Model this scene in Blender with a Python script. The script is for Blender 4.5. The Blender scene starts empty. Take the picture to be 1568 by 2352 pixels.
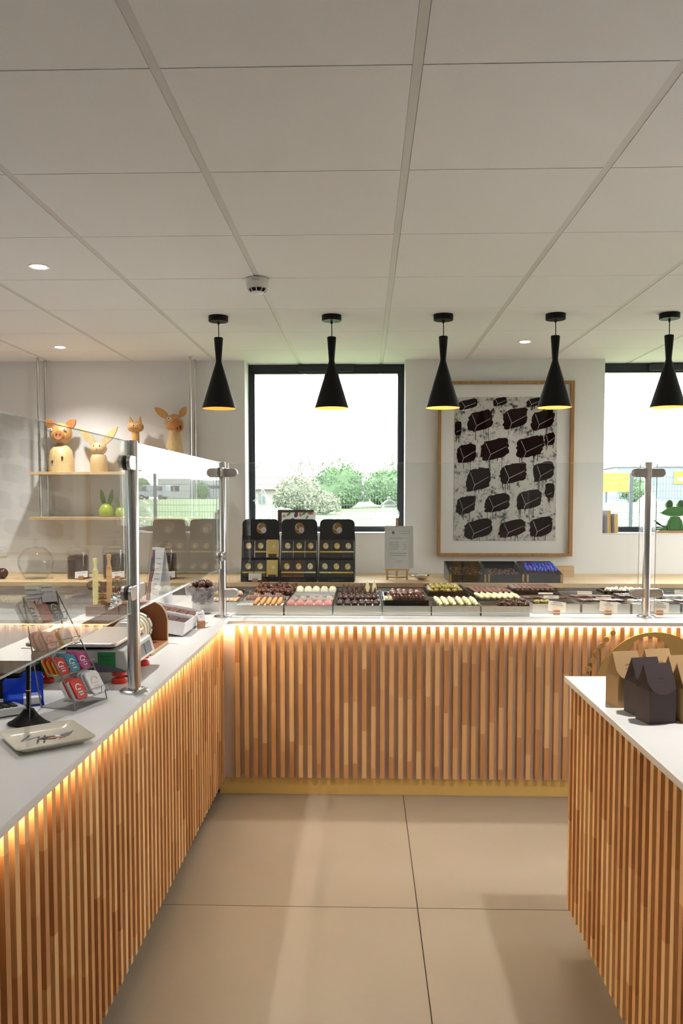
import bpy, bmesh, math, random
from mathutils import Vector, Matrix, Euler, noise

random.seed(7)
SC = bpy.context.scene
COL = SC.collection
R = math.radians

# ------------------------------------------------------------------ camera
FPX, CXP, CYP, EYE = 1878.0, 784.0, 1241.0, 1.55
YAW, PITCH = math.atan(54 / FPX), math.atan(101 / FPX)
cam_data = bpy.data.cameras.new('camera')
cam = bpy.data.objects.new('camera', cam_data)
COL.objects.link(cam)
cam.location = (0, 0, EYE)
cam.rotation_euler = (R(90) - PITCH, 0, YAW)
cam_data.sensor_fit = 'VERTICAL'
cam_data.sensor_height = 36.0
cam_data.lens = 36.0 * FPX / 2352.0
cam_data.shift_y = (CYP - 1176.0) / 2352.0
cam_data.clip_end = 400
SC.camera = cam

# ------------------------------------------------------------------ world: bright overcast sky
world = bpy.data.worlds.new('overcast_sky')
SC.world = world
world.use_nodes = True
wn = world.node_tree.nodes
wl = world.node_tree.links
wn['Background'].inputs['Color'].default_value = (0.94, 0.965, 1.0, 1)
wn['Background'].inputs['Strength'].default_value = 5.6

# ------------------------------------------------------------------ colour management
SC.view_settings.view_transform = 'Standard'
SC.view_settings.look = 'None'
SC.view_settings.gamma = 1.0
SC.view_settings.use_curve_mapping = False
SC.view_settings.exposure = 1.18
SC.cycles.max_bounces = 7
SC.cycles.diffuse_bounces = 3
SC.cycles.glossy_bounces = 4
SC.cycles.use_adaptive_sampling = True
SC.cycles.adaptive_threshold = 0.1
SC.cycles.transparent_max_bounces = 24
SC.cycles.caustics_reflective = False
SC.cycles.caustics_refractive = False
SC.cycles.sample_clamp_indirect = 6.0

# main lamp powers
DOWNLIGHT_W = 37.0
LED_STRENGTH = 42.0
PENDANT_W = 12.0
PENDANT_GLOW_W = 0.2

# ------------------------------------------------------------------ photo-to-place layout helper (used to measure positions)
_F = Vector((-math.sin(YAW) * math.cos(PITCH), math.cos(YAW) * math.cos(PITCH), -math.sin(PITCH)))
_R = Vector((math.cos(YAW), math.sin(YAW), 0))
_U = _R.cross(_F)
_C = Vector((0, 0, EYE))


def _ray(px, py):
    return _F * FPX + _R * (px - CXP) - _U * (py - CYP)


def at_y(px, py, y):
    d = _ray(px, py)
    return _C + d * (y / d.y)


def at_z(px, py, z):
    d = _ray(px, py)
    return _C + d * ((z - EYE) / d.z)


# ------------------------------------------------------------------ materials
def _new(name):
    m = bpy.data.materials.new(name)
    m.use_nodes = True
    nt = m.node_tree
    return m, nt, nt.nodes['Principled BSDF']


def _rgb(c):
    return (c[0], c[1], c[2], 1.0)


def srgb(r, g, b):
    f = lambda v: (v / 255 / 12.92) if v / 255 <= 0.04045 else ((v / 255 + 0.055) / 1.055) ** 2.4
    return (f(r), f(g), f(b))


def mat(name, c, rough=0.5, metal=0.0, var=0.12, scale=30.0, stretch=(1, 1, 1), bump=0.0, spec=0.5, coat=0.0):
    """Principled surface whose colour varies gently with a procedural noise."""
    m, nt, b = _new(name)
    N, L = nt.nodes, nt.links
    tc = N.new('ShaderNodeTexCoord')
    mp = N.new('ShaderNodeMapping')
    mp.inputs['Scale'].default_value = (scale * stretch[0], scale * stretch[1], scale * stretch[2])
    nz = N.new('ShaderNodeTexNoise')
    nz.inputs['Scale'].default_value = 1.0
    nz.inputs['Detail'].default_value = 4
    L.new(tc.outputs['Object'], mp.inputs['Vector'])
    L.new(mp.outputs['Vector'], nz.inputs['Vector'])
    mx = N.new('ShaderNodeMix')
    mx.data_type = 'RGBA'
    mx.inputs[6].default_value = _rgb([max(0, v * (1 - var)) for v in c])
    mx.inputs[7].default_value = _rgb([min(1, v * (1 + var)) for v in c])
    L.new(nz.outputs['Fac'], mx.inputs[0])
    L.new(mx.outputs[2], b.inputs['Base Color'])
    b.inputs['Roughness'].default_value = rough
    b.inputs['Metallic'].default_value = metal
    b.inputs['Specular IOR Level'].default_value = spec
    b.inputs['Coat Weight'].default_value = coat
    if bump > 0:
        bp = N.new('ShaderNodeBump')
        bp.inputs['Strength'].default_value = bump
        bp.inputs['Distance'].default_value = 0.003
        L.new(nz.outputs['Fac'], bp.inputs['Height'])
        L.new(bp.outputs['Normal'], b.inputs['Normal'])
    return m


def emit(name, c, s):
    m, nt, b = _new(name)
    b.inputs['Base Color'].default_value = _rgb(c)
    b.inputs['Emission Color'].default_value = _rgb(c)
    b.inputs['Emission Strength'].default_value = s
    return m


def glass(name, tint=(0.97, 0.99, 0.98), ior=1.5, rough=0.0, haze=0.0, hazec=(1, 1, 1)):
    """Clear sheet glass: straight-through transmission plus Fresnel reflection on both faces."""
    m = bpy.data.materials.new(name)
    m.use_nodes = True
    N, L = m.node_tree.nodes, m.node_tree.links
    N.remove(N['Principled BSDF'])
    tr = N.new('ShaderNodeBsdfTransparent')
    tr.inputs['Color'].default_value = _rgb(tint)
    gl = N.new('ShaderNodeBsdfGlossy')
    gl.inputs['Roughness'].default_value = rough
    geo = N.new('ShaderNodeNewGeometry')
    mi = N.new('ShaderNodeMix')
    mi.inputs[2].default_value = ior
    mi.inputs[3].default_value = 1.0 / ior
    L.new(geo.outputs['Backfacing'], mi.inputs[0])
    fr = N.new('ShaderNodeFresnel')
    L.new(mi.outputs[0], fr.inputs['IOR'])
    ms = N.new('ShaderNodeMixShader')
    L.new(fr.outputs[0], ms.inputs[0])
    L.new(tr.outputs[0], ms.inputs[1])
    L.new(gl.outputs[0], ms.inputs[2])
    out = ms.outputs[0]
    if haze:
        df = N.new('ShaderNodeBsdfTranslucent')
        d2 = N.new('ShaderNodeBsdfDiffuse')
        df.inputs['Color'].default_value = d2.inputs['Color'].default_value = _rgb(hazec)
        md = N.new('ShaderNodeMixShader')
        md.inputs[0].default_value = 0.5
        L.new(df.outputs[0], md.inputs[1])
        L.new(d2.outputs[0], md.inputs[2])
        m2 = N.new('ShaderNodeMixShader')
        m2.inputs[0].default_value = haze
        L.new(out, m2.inputs[1])
        L.new(md.outputs[0], m2.inputs[2])
        out = m2.outputs[0]
    L.new(out, N['Material Output'].inputs['Surface'])
    return m


def slat_wood(name, dark=1.0):
    """Finger-jointed hardwood strips: blocks of different tone along each slat, fine grain on top."""
    m, nt, b = _new(name)
    N, L = nt.nodes, nt.links
    geo = N.new('ShaderNodeNewGeometry')
    oi = N.new('ShaderNodeObjectInfo')
    sx = N.new('ShaderNodeSeparateXYZ')
    L.new(geo.outputs['Position'], sx.inputs[0])

    def M(op, a, bb=None):
        n = N.new('ShaderNodeMath')
        n.operation = op
        for i, v in enumerate((a, bb)):
            if v is None:
                continue
            if isinstance(v, (int, float)):
                n.inputs[i].default_value = v
            else:
                L.new(v, n.inputs[i])
        return n.outputs[0]
    rnd = oi.outputs['Random']
    zz = M('ADD', M('MULTIPLY', sx.outputs['Z'], 3.1), M('MULTIPLY', rnd, 17.0))
    blk = M('FLOOR', zz)
    cv = N.new('ShaderNodeCombineXYZ')
    L.new(blk, cv.inputs[0])
    L.new(M('MULTIPLY', rnd, 91.7), cv.inputs[1])
    wn_ = N.new('ShaderNodeTexWhiteNoise')
    wn_.noise_dimensions = '2D'
    L.new(cv.outputs[0], wn_.inputs['Vector'])
    mp = N.new('ShaderNodeMapping')
    mp.inputs['Scale'].default_value = (160, 160, 5)
    L.new(geo.outputs['Position'], mp.inputs['Vector'])
    gr = N.new('ShaderNodeTexNoise')
    gr.inputs['Scale'].default_value = 1
    gr.inputs['Detail'].default_value = 6
    L.new(mp.outputs[0], gr.inputs['Vector'])
    tone = M('ADD', M('MULTIPLY', wn_.outputs['Value'], 0.62), M('MULTIPLY', gr.outputs['Fac'], 0.38))
    cr = N.new('ShaderNodeValToRGB')
    e = cr.color_ramp.elements
    cols = [(0.0, srgb(172, 116, 68)), (0.35, srgb(208, 154, 100)), (0.62, srgb(226, 178, 122)), (1.0, srgb(240, 204, 150))]
    e[0].position, e[0].color = cols[0][0], _rgb([v * dark for v in cols[0][1]])
    e[1].position, e[1].color = cols[3][0], _rgb([v * dark for v in cols[3][1]])
    for p, c in cols[1:3]:
        x = e.new(p)
        x.color = _rgb([v * dark for v in c])
    L.new(tone, cr.inputs[0])
    L.new(cr.outputs[0], b.inputs['Base Color'])
    b.inputs['Roughness'].default_value = 0.55
    return m


def plank_wood(name, c1, c2, axis='X', scale=3.0, rough=0.5):
    m, nt, b = _new(name)
    N, L = nt.nodes, nt.links
    tc = N.new('ShaderNodeTexCoord')
    mp = N.new('ShaderNodeMapping')
    s = {'X': (scale, scale * 22, scale * 22), 'Y': (scale * 22, scale, scale * 22), 'Z': (scale * 22, scale * 22, scale)}[axis]
    mp.inputs['Scale'].default_value = s
    L.new(tc.outputs['Object'], mp.inputs[0])
    nz = N.new('ShaderNodeTexNoise')
    nz.inputs['Scale'].default_value = 1
    nz.inputs['Detail'].default_value = 6
    nz.inputs['Distortion'].default_value = 0.6
    L.new(mp.outputs[0], nz.inputs['Vector'])
    cr = N.new('ShaderNodeValToRGB')
    cr.color_ramp.elements[0].position = 0.3
    cr.color_ramp.elements[1].position = 0.7
    cr.color_ramp.elements[0].color = _rgb(c1)
    cr.color_ramp.elements[1].color = _rgb(c2)
    L.new(nz.outputs['Fac'], cr.inputs[0])
    L.new(cr.outputs[0], b.inputs['Base Color'])
    b.inputs['Roughness'].default_value = rough
    return m


def speckle(name, base, dot, dens=420.0, thr=0.16, rough=0.35):
    """Dark printed card with tiny scattered gold or white dots."""
    m, nt, b = _new(name)
    N, L = nt.nodes, nt.links
    tc = N.new('ShaderNodeTexCoord')
    vo = N.new('ShaderNodeTexVoronoi')
    vo.inputs['Scale'].default_value = dens
    L.new(tc.outputs['Object'], vo.inputs['Vector'])
    lt = N.new('ShaderNodeMath')
    lt.operation = 'LESS_THAN'
    lt.inputs[1].default_value = thr
    L.new(vo.outputs['Distance'], lt.inputs[0])
    mx = N.new('ShaderNodeMix')
    mx.data_type = 'RGBA'
    mx.inputs[6].default_value = _rgb(base)
    mx.inputs[7].default_value = _rgb(dot)
    L.new(lt.outputs[0], mx.inputs[0])
    L.new(mx.outputs[2], b.inputs['Base Color'])
    b.inputs['Roughness'].default_value = rough
    return m


M = {}
M['wall'] = mat('wall_paint', (0.88, 0.87, 0.865), 0.85, var=0.02, scale=60, bump=0.05)
M['reveal'] = mat('reveal_paint', (0.88, 0.88, 0.87), 0.8, var=0.02)
M['ceil'] = mat('ceiling_tile_white', (0.88, 0.87, 0.875), 0.9, var=0.03, scale=240, bump=0.12)
M['runner'] = mat('ceiling_runner', (0.72, 0.70, 0.68), 0.6, var=0.02)
M['slabdark'] = mat('ceiling_void', (0.28, 0.26, 0.24), 0.9)
M['floor'] = mat('floor_tile_beige', srgb(148, 136, 121), 0.42, var=0.07, scale=2.6, bump=0.02, spec=0.35)
M['grout'] = mat('grout_dark', srgb(92, 72, 58), 0.9)
M['slat'] = slat_wood('slat_wood', 1.0)
M['panel'] = mat('backing_panel', srgb(218, 196, 180), 0.7, var=0.04, scale=5)
M['brass'] = mat('plinth_gold', srgb(230, 198, 122), 0.45, metal=0.0, var=0.06, scale=6)
M['gold'] = mat('logo_gold', srgb(172, 142, 84), 0.55, metal=0.0, var=0.08, scale=14)
M['top'] = mat('worktop_white', srgb(232, 230, 226), 0.28, var=0.02, scale=8, spec=0.4)
M['led'] = emit('led_strip_light', (1.0, 0.87, 0.62), LED_STRENGTH)
M['steel'] = mat('brushed_steel', (0.62, 0.60, 0.57), 0.24, metal=1.0, var=0.08, scale=60, stretch=(6, 6, 0.1))
M['satin'] = mat('satin_steel', (0.60, 0.57, 0.53), 0.38, metal=1.0, var=0.06, scale=40)
M['traymetal'] = mat('tray_aluminium', (0.72, 0.70, 0.67), 0.34, metal=0.9, var=0.05, scale=30)
M['rubber'] = mat('clamp_gasket', (0.015, 0.015, 0.017), 0.4)
M['glass'] = glass('screen_glass')
M['pane'] = glass('window_glass', (0.995, 1.0, 1.0))
M['jar'] = glass('jar_glass', (0.985, 0.992, 0.99))
M['edge'] = mat('glass_edge', (0.75, 0.86, 0.82), 0.15, var=0.02)
M['frame'] = mat('window_frame_anthracite', srgb(32, 38, 48), 0.45, var=0.05)
M['black'] = mat('matt_black', (0.006, 0.006, 0.0065), 0.5, var=0.1, spec=0.2)
M['copper'] = mat('copper_lining', srgb(232, 140, 60), 0.5, metal=0.0, spec=0.2, var=0.06)
M['white'] = mat('white_plastic', (0.80, 0.79, 0.77), 0.35, var=0.02)
M['paper'] = mat('white_paper', (0.90, 0.89, 0.89), 0.7, var=0.02)
M['cream'] = mat('cream_card', srgb(250, 238, 222), 0.7, var=0.02)
M['ink'] = mat('print_ink', (0.05, 0.045, 0.04), 0.7)
M['inkgrey'] = mat('print_ink_grey', (0.24, 0.22, 0.21), 0.7)
M['oak'] = plank_wood('pale_oak', srgb(206, 172, 126), srgb(228, 198, 154), 'X', 1.6)
M['oakdark'] = plank_wood('oak_edge', srgb(184, 140, 92), srgb(208, 170, 120), 'X', 1.6)
M['framewood'] = plank_wood('picture_frame_oak', srgb(150, 108, 62), srgb(182, 138, 86), 'Z', 3)
M['carved'] = plank_wood('carved_honey_wood', srgb(196, 140, 76), srgb(226, 178, 112), 'Z', 7, 0.4)
M['carvedpale'] = plank_wood('carved_pale_wood', srgb(214, 176, 118), srgb(234, 204, 152), 'Z', 7, 0.4)
M['carvedred'] = plank_wood('carved_red_wood', srgb(176, 104, 52), srgb(204, 136, 76), 'Z', 7, 0.4)
M['darkwood'] = mat('dark_wood_knot', srgb(92, 46, 22), 0.5)
M['block'] = plank_wood('card_block_wood', srgb(168, 118, 84), srgb(196, 146, 106), 'Z', 8)
M['mdf'] = mat('brown_board', srgb(142, 84, 46), 0.7, var=0.06, scale=80)
M['mdfedge'] = mat('pale_board_edge', srgb(206, 178, 134), 0.7)
M['kraft'] = mat('kraft_card', srgb(184, 150, 104), 0.75, var=0.05, scale=120)
M['bagdark'] = mat('aubergine_card', srgb(66, 52, 52), 0.65, var=0.05, scale=120)
M['choc'] = mat('dark_chocolate', srgb(74, 40, 26), 0.32, var=0.25, scale=90, spec=0.5)
M['milk'] = mat('milk_chocolate', srgb(98, 54, 35), 0.35, var=0.2, scale=90)
M['mauve'] = mat('bloomed_chocolate', srgb(128, 94, 84), 0.4, var=0.15, scale=120)
M['whitechoc'] = mat('white_chocolate', srgb(238, 226, 172), 0.4, var=0.06, scale=80)
M['ivory'] = mat('ivory_cream', srgb(246, 240, 214), 0.45, var=0.05, scale=80)
M['pink'] = mat('ruby_chocolate', srgb(220, 150, 144), 0.4, var=0.1, scale=80)
M['biscuit'] = mat('golden_biscuit', srgb(218, 162, 96), 0.55, var=0.12, scale=90)
M['pistachio'] = mat('pistachio_green', srgb(142, 124, 48), 0.35, var=0.25, scale=110)
M['yellow'] = mat('yellow_candy', srgb(240, 200, 40), 0.4)
M['peach'] = mat('peach_candy', srgb(238, 184, 150), 0.5)
M['blueball'] = mat('blue_pearl', srgb(38, 78, 210), 0.2, var=0.2, scale=60)
M['violetball'] = mat('violet_pearl', srgb(160, 90, 190), 0.2)
M['blackplastic'] = mat('black_tray_plastic', (0.006, 0.0055, 0.0055), 0.3, spec=0.3)
M['standblack'] = mat('display_card_black', (0.007, 0.007, 0.008), 0.45, spec=0.25)
M['barblack'] = speckle('bar_sleeve_black', (0.016, 0.016, 0.02), (0.5, 0.45, 0.33))
M['barbrown'] = speckle('bar_sleeve_brown', srgb(70, 46, 40), (0.5, 0.4, 0.3))
M['bargold'] = mat('bar_sleeve_gold', srgb(214, 190, 120), 0.45, metal=0.3)
M['foilgold'] = mat('gold_foil', srgb(226, 190, 84), 0.28, metal=0.7)
M['foilpale'] = mat('pale_gold_foil', srgb(240, 226, 160), 0.25, metal=0.6)
M['bronze'] = mat('bronze_print', srgb(150, 112, 54), 0.45, metal=0.3)
M['print_white'] = mat('print_white', (0.75, 0.74, 0.72), 0.6)
M['orangebrown'] = mat('orange_brown_print', srgb(176, 96, 56), 0.6)
M['red'] = mat('red_tin', srgb(206, 40, 28), 0.28, coat=0.3)
M['teal'] = mat('teal_tin', srgb(40, 136, 160), 0.28, coat=0.3)
M['magenta'] = mat('magenta_tin', srgb(186, 50, 122), 0.28, coat=0.3)
M['whitetin'] = mat('white_tin', (0.82, 0.82, 0.83), 0.28, coat=0.3)
M['pinktin'] = mat('blush_tin', srgb(226, 200, 190), 0.3)
M['goldtin'] = mat('gold_tin', srgb(214, 178, 40), 0.3, metal=0.6)
M['tinmetal'] = mat('tin_metal', (0.6, 0.6, 0.61), 0.3, metal=0.8)
M['wire'] = mat('grey_wire', (0.33, 0.32, 0.31), 0.35, metal=0.7)
M['blueacrylic'] = glass('blue_acrylic', (0.30, 0.46, 0.95), 1.45, haze=0.4, hazec=(0.05, 0.14, 0.72))
M['artglass'] = glass('picture_glazing', (1.0, 1.0, 1.0), 1.22)
M['jarhaze'] = glass('jar_glass_painted_haze', (0.985, 0.992, 0.99), 1.5, haze=0.07, hazec=(0.9, 0.93, 0.93))  # white haze mixed into the colour stands for bright refraction in clear glass
M['bluesolid'] = mat('blue_acrylic_edge', srgb(30, 70, 200), 0.2)
M['plate'] = mat('ivory_ceramic', srgb(226, 218, 198), 0.18, var=0.02, coat=0.4)
M['orange'] = mat('orange_band', srgb(240, 150, 20), 0.4)
M['skin'] = mat('print_tan', srgb(186, 122, 82), 0.6)
M['denim'] = mat('print_denim', srgb(84, 104, 134), 0.6)
M['navy'] = mat('print_navy', srgb(46, 60, 122), 0.6)
M['salmon'] = mat('salmon_handle', srgb(200, 96, 84), 0.4)
M['scalegrey'] = mat('scale_grey_plastic', srgb(198, 198, 192), 0.35, var=0.03)
M['scaledark'] = mat('scale_dark_plastic', srgb(86, 90, 98), 0.45)
M['lcd'] = mat('lcd_panel', srgb(128, 142, 152), 0.15)
M['redfoot'] = mat('red_rubber', srgb(222, 58, 38), 0.35)
M['green'] = mat('green_sticker', srgb(20, 132, 62), 0.55)
M['chrome'] = mat('chrome', (0.8, 0.8, 0.8), 0.08, metal=1.0)
M['wicker'] = plank_wood('wicker', srgb(176, 128, 64), srgb(214, 172, 104), 'X', 12)
M['muddler'] = plank_wood('beech_stick', srgb(206, 150, 92), srgb(224, 178, 122), 'Z', 6)
M['muddlerpale'] = plank_wood('pale_stick', srgb(222, 204, 130), srgb(236, 222, 160), 'Z', 6)
M['limefig'] = mat('lime_ceramic', srgb(168, 186, 40), 0.25, coat=0.4)
M['greenfig'] = mat('leaf_green_ceramic', srgb(110, 158, 50), 0.25, coat=0.4)
M['frog'] = plank_wood('frog_green_paint', srgb(40, 92, 36), srgb(66, 122, 54), 'Z', 6)
M['frogdark'] = mat('frog_dark_paint', srgb(40, 62, 38), 0.5)
M['eye'] = mat('eye_white', (0.82, 0.82, 0.8), 0.3)
M['mount'] = mat('picture_mount', (0.86, 0.84, 0.82), 0.8, var=0.02)
M['leafprint'] = mat('leaf_print_green', srgb(104, 142, 70), 0.6)
M['plumprint'] = mat('plum_print', srgb(96, 52, 66), 0.6)
M['roseprint'] = mat('rose_print', srgb(226, 124, 132), 0.6)
M['maroonbook'] = mat('maroon_cover', srgb(62, 40, 44), 0.5)
M['bookgold'] = mat('book_gold_spine', srgb(186, 148, 70), 0.5)
M['bookgrey'] = mat('book_marble_cover', srgb(186, 184, 190), 0.5, var=0.2, scale=40)
M['grass'] = mat('lawn_grass', srgb(90, 108, 66), 0.9, var=0.25, scale=3)
M['leaf1'] = mat('shrub_leaf', srgb(74, 98, 60), 0.8, var=0.3, scale=3)
M['leaf2'] = mat('olive_leaf', srgb(112, 116, 92), 0.8, var=0.3, scale=3)
M['bark'] = mat('bare_bark', srgb(126, 118, 112), 0.9)
M['render'] = mat('house_render', srgb(134, 128, 116), 0.9)
M['rooftile'] = mat('roof_tiles', srgb(122, 86, 74), 0.9, var=0.2, scale=6)
M['shutter'] = mat('window_blue_grey', srgb(52, 70, 82), 0.5)
M['cladding'] = mat('grey_cladding', srgb(104, 110, 122), 0.6)
M['bldwhite'] = mat('white_cladding', srgb(132, 132, 130), 0.7)
M['bldglass'] = mat('dark_glazing', srgb(46, 56, 68), 0.2)
M['signyellow'] = mat('yellow_board', srgb(150, 128, 22), 0.6)
M['car'] = mat('car_paint', srgb(120, 126, 134), 0.3)
M['tyre'] = mat('tyre', (0.03, 0.03, 0.03), 0.8)
M['fencewire'] = mat('galvanised_wire', srgb(66, 76, 80), 0.5, metal=0.1)
M['fencepost'] = mat('fence_post_grey', srgb(46, 54, 60), 0.5)


# ------------------------------------------------------------------ mesh building
class MB:
    def __init__(s):
        s.v, s.f = [], []

    def add(s, vs, fs, mx=None):
        o = len(s.v)
        for p in vs:
            p = Vector(p)
            s.v.append(mx @ p if mx is not None else p)
        for f in fs:
            s.f.append([i + o for i in f])
        return s

    def box(s, x0, x1, y0, y1, z0, z1, mx=None):
        vs = [(x, y, z) for z in (z0, z1) for y in (y0, y1) for x in (x0, x1)]
        return s.add(vs, [(0, 2, 3, 1), (4, 5, 7, 6), (0, 1, 5, 4), (2, 6, 7, 3), (0, 4, 6, 2), (1, 3, 7, 5)], mx)

    def lathe(s, prof, seg=24, mx=None, close=False):
        """prof: (r, z) list from bottom to top, revolved about z."""
        vs, fs, idx = [], [], []
        for r, z in prof:
            if r < 1e-6:
                idx.append([len(vs)] * seg)
                vs.append((0, 0, z))
            else:
                idx.append(list(range(len(vs), len(vs) + seg)))
                vs += [(r * math.cos(2 * math.pi * k / seg), r * math.sin(2 * math.pi * k / seg), z) for k in range(seg)]
        rings = list(range(len(prof) - 1))
        pairs = [(i, i + 1) for i in rings] + ([(len(prof) - 1, 0)] if close else [])
        for a, b in pairs:
            for k in range(seg):
                q = [idx[a][k], idx[a][(k + 1) % seg], idx[b][(k + 1) % seg], idx[b][k]]
                u = []
                for i in q:
                    if i not in u:
                        u.append(i)
                if len(u) > 2:
                    fs.append(u)
        if not close:
            for i, fl in ((0, True), (len(prof) - 1, False)):
                if prof[i][0] > 1e-6:
                    fs.append(list(reversed(idx[i])) if fl else idx[i])
        return s.add(vs, fs, mx)

    def tube(s, pts, r, seg=6, cap=True):
        pts = [Vector(p) for p in pts]
        n = len(pts)
        rr = r if isinstance(r, (list, tuple)) else [r] * n
        vs, fs = [], []
        up = None
        for i, p in enumerate(pts):
            d = (pts[min(i + 1, n - 1)] - pts[max(i - 1, 0)]).normalized()
            if up is None:
                up = Vector((0, 0, 1)) if abs(d.z) < 0.9 else Vector((1, 0, 0))
            a = d.cross(up)
            if a.length < 1e-5:
                up = Vector((0, 1, 0))
                a = d.cross(up)
            a.normalize()
            b = a.cross(d).normalized()
            up = b
            for k in range(seg):
                t = 2 * math.pi * k / seg
                vs.append(p + (a * math.cos(t) + b * math.sin(t)) * rr[i])
        for i in range(n - 1):
            for k in range(seg):
                fs.append((i * seg + k, i * seg + (k + 1) % seg, (i + 1) * seg + (k + 1) % seg, (i + 1) * seg + k))
        if cap:
            fs.append(list(reversed(range(seg))))
            fs.append(list(range((n - 1) * seg, n * seg)))
        return s.add(vs, fs)

    def prism(s, poly, d0, d1, plane='XZ', mx=None):
        """Extrude a 2-D outline; plane XZ extrudes along y, XY along z, YZ along x."""
        f = {'XZ': lambda a, b, d: (a, d, b), 'XY': lambda a, b, d: (a, b, d), 'YZ': lambda a, b, d: (d, a, b)}[plane]
        n = len(poly)
        vs = [f(a, b, d0) for a, b in poly] + [f(a, b, d1) for a, b in poly]
        fs = [list(range(n)), list(range(2 * n - 1, n - 1, -1))]
        fs += [(i, i + n, (i + 1) % n + n, (i + 1) % n) for i in range(n)]
        return s.add(vs, fs, mx)

    def ring(s, outer, inner, d0, d1, plane='XZ', mx=None):
        """Plate with a hole: outer and inner outlines with equal point counts."""
        f = {'XZ': lambda a, b, d: (a, d, b), 'XY': lambda a, b, d: (a, b, d), 'YZ': lambda a, b, d: (d, a, b)}[plane]
        n = len(outer)
        vs = [f(a, b, d) for d in (d0, d1) for ln in (outer, inner) for a, b in ln]
        fs = []
        for i in range(n):
            j = (i + 1) % n
            fs += [(i, j, n + j, n + i), (2 * n + i, 3 * n + i, 3 * n + j, 2 * n + j),
                   (i, 2 * n + i, 2 * n + j, j), (n + i, n + j, 3 * n + j, 3 * n + i)]
        return s.add(vs, fs, mx)

    def ball(s, c, rx, ry=None, rz=None, seg=12, rings=8, nz=0.0, seed=0.0, mx=None):
        ry = rx if ry is None else ry
        rz = rx if rz is None else rz
        c = Vector(c)
        vs, fs = [], []

        def P(u, w):
            d = Vector((math.cos(u) * math.sin(w), math.sin(u) * math.sin(w), math.cos(w)))
            k = 1.0
            if nz:
                k += nz * noise.noise(d * 2.3 + Vector((seed, seed * 1.7, seed * 0.6)))
            return c + Vector((d.x * rx * k, d.y * ry * k, d.z * rz * k))
        vs.append(P(0, 0))
        for i in range(1, rings):
            for k in range(seg):
                vs.append(P(2 * math.pi * k / seg, math.pi * i / rings))
        vs.append(P(0, math.pi))
        for k in range(seg):
            fs.append((0, 1 + k, 1 + (k + 1) % seg))
        for i in range(rings - 2):
            for k in range(seg):
                a = 1 + i * seg
                fs.append((a + k, a + seg + k, a + seg + (k + 1) % seg, a + (k + 1) % seg))
        a = 1 + (rings - 2) * seg
        for k in range(seg):
            fs.append((a + k, len(vs) - 1, a + (k + 1) % seg))
        return s.add(vs, fs, mx)

    def mesh(s, name, smooth=True):
        me = bpy.data.meshes.new(name)
        me.from_pydata([tuple(p) for p in s.v], [], s.f)
        bm = bmesh.new()
        bm.from_mesh(me)
        bmesh.ops.recalc_face_normals(bm, faces=bm.faces)
        bm.to_mesh(me)
        bm.free()
        if smooth:
            for p in me.polygons:
                p.use_smooth = True
            me.set_sharp_from_angle(angle=R(38))
        me.update()
        return me

    def obj(s, name, m, parent=None, loc=None, rot=None, smooth=True, bevel=0.0):
        return place(name, s.mesh(name, smooth), m, parent, loc, rot, bevel)


def place(name, me, m, parent=None, loc=None, rot=None, bevel=0.0):
    if m is not None and not me.materials:
        me.materials.append(M[m] if isinstance(m, str) else m)
    o = bpy.data.objects.new(name, me)
    COL.objects.link(o)
    if parent is not None:
        o.parent = parent
    if loc is not None:
        o.location = loc
    if rot is not None:
        o.rotation_euler = rot
    if bevel:
        b = o.modifiers.new('bevel', 'BEVEL')
        b.width = bevel
        b.segments = 2
        b.limit_method = 'ANGLE'
    return o


def tag(o, label=None, cat=None, group=None, kind=None):
    if label:
        o['label'] = label
    if cat:
        o['category'] = cat
    if group:
        o['group'] = group
    if kind or (cat and 'kind' not in o):
        o['kind'] = kind or 'thing'
    return o


def thing(name, label, cat, loc=(0, 0, 0), rz=0.0, group=None, rot=None):
    o = bpy.data.objects.new(name, None)
    o.empty_display_size = 0.05
    COL.objects.link(o)
    o.location = loc
    o.rotation_euler = rot if rot is not None else (0, 0, rz)
    return tag(o, label, cat, group)


def group_root(name, loc=(0, 0, 0)):
    o = bpy.data.objects.new(name, None)
    COL.objects.link(o)
    o.location = loc
    o['kind'] = 'structure'
    return o


KIDS = {}


def dup(root, loc=None, rot=None, label=None, group=None, parent=None):
    c = root.copy()
    COL.objects.link(c)
    if parent is not None:
        c.parent = parent
    if loc is not None:
        c.location = loc
    if rot is not None:
        c.rotation_euler = rot
    if label:
        c['label'] = label
    if group:
        c['group'] = group
    for k in list(root.children):
        dup(k, parent=c)
    return c


def text(name, s, size, m, parent, loc, rot=(R(90), 0, 0), align='LEFT', depth=0.0002):
    cu = bpy.data.curves.new(name, 'FONT')
    cu.body = s
    cu.size = size
    cu.align_x = align
    cu.extrude = depth
    cu.resolution_u = 2
    o = bpy.data.objects.new(name + '_tmp', cu)
    COL.objects.link(o)
    bpy.context.view_layer.update()
    me = bpy.data.meshes.new_from_object(o.evaluated_get(bpy.context.evaluated_depsgraph_get()))
    bpy.data.objects.remove(o)
    me.materials.clear()
    return place(name, me, m, parent, loc, rot)


def arc(cx, cy, r, a0, a1, n, ry=None):
    ry = r if ry is None else ry
    return [(cx + r * math.cos(R(a0 + (a1 - a0) * i / n)), cy + ry * math.sin(R(a0 + (a1 - a0) * i / n))) for i in range(n + 1)]


def ellipse(cx, cy, a, b, n=32):
    return arc(cx, cy, a, 0, 360 * (n - 1) / n, n - 1, b)


def rrect(x0, x1, y0, y1, r, n=5):
    return arc(x1 - r, y0 + r, r, -90, 0, n) + arc(x1 - r, y1 - r, r, 0, 90, n) + arc(x0 + r, y1 - r, r, 90, 180, n) + arc(x0 + r, y0 + r, r, 180, 270, n)

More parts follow.
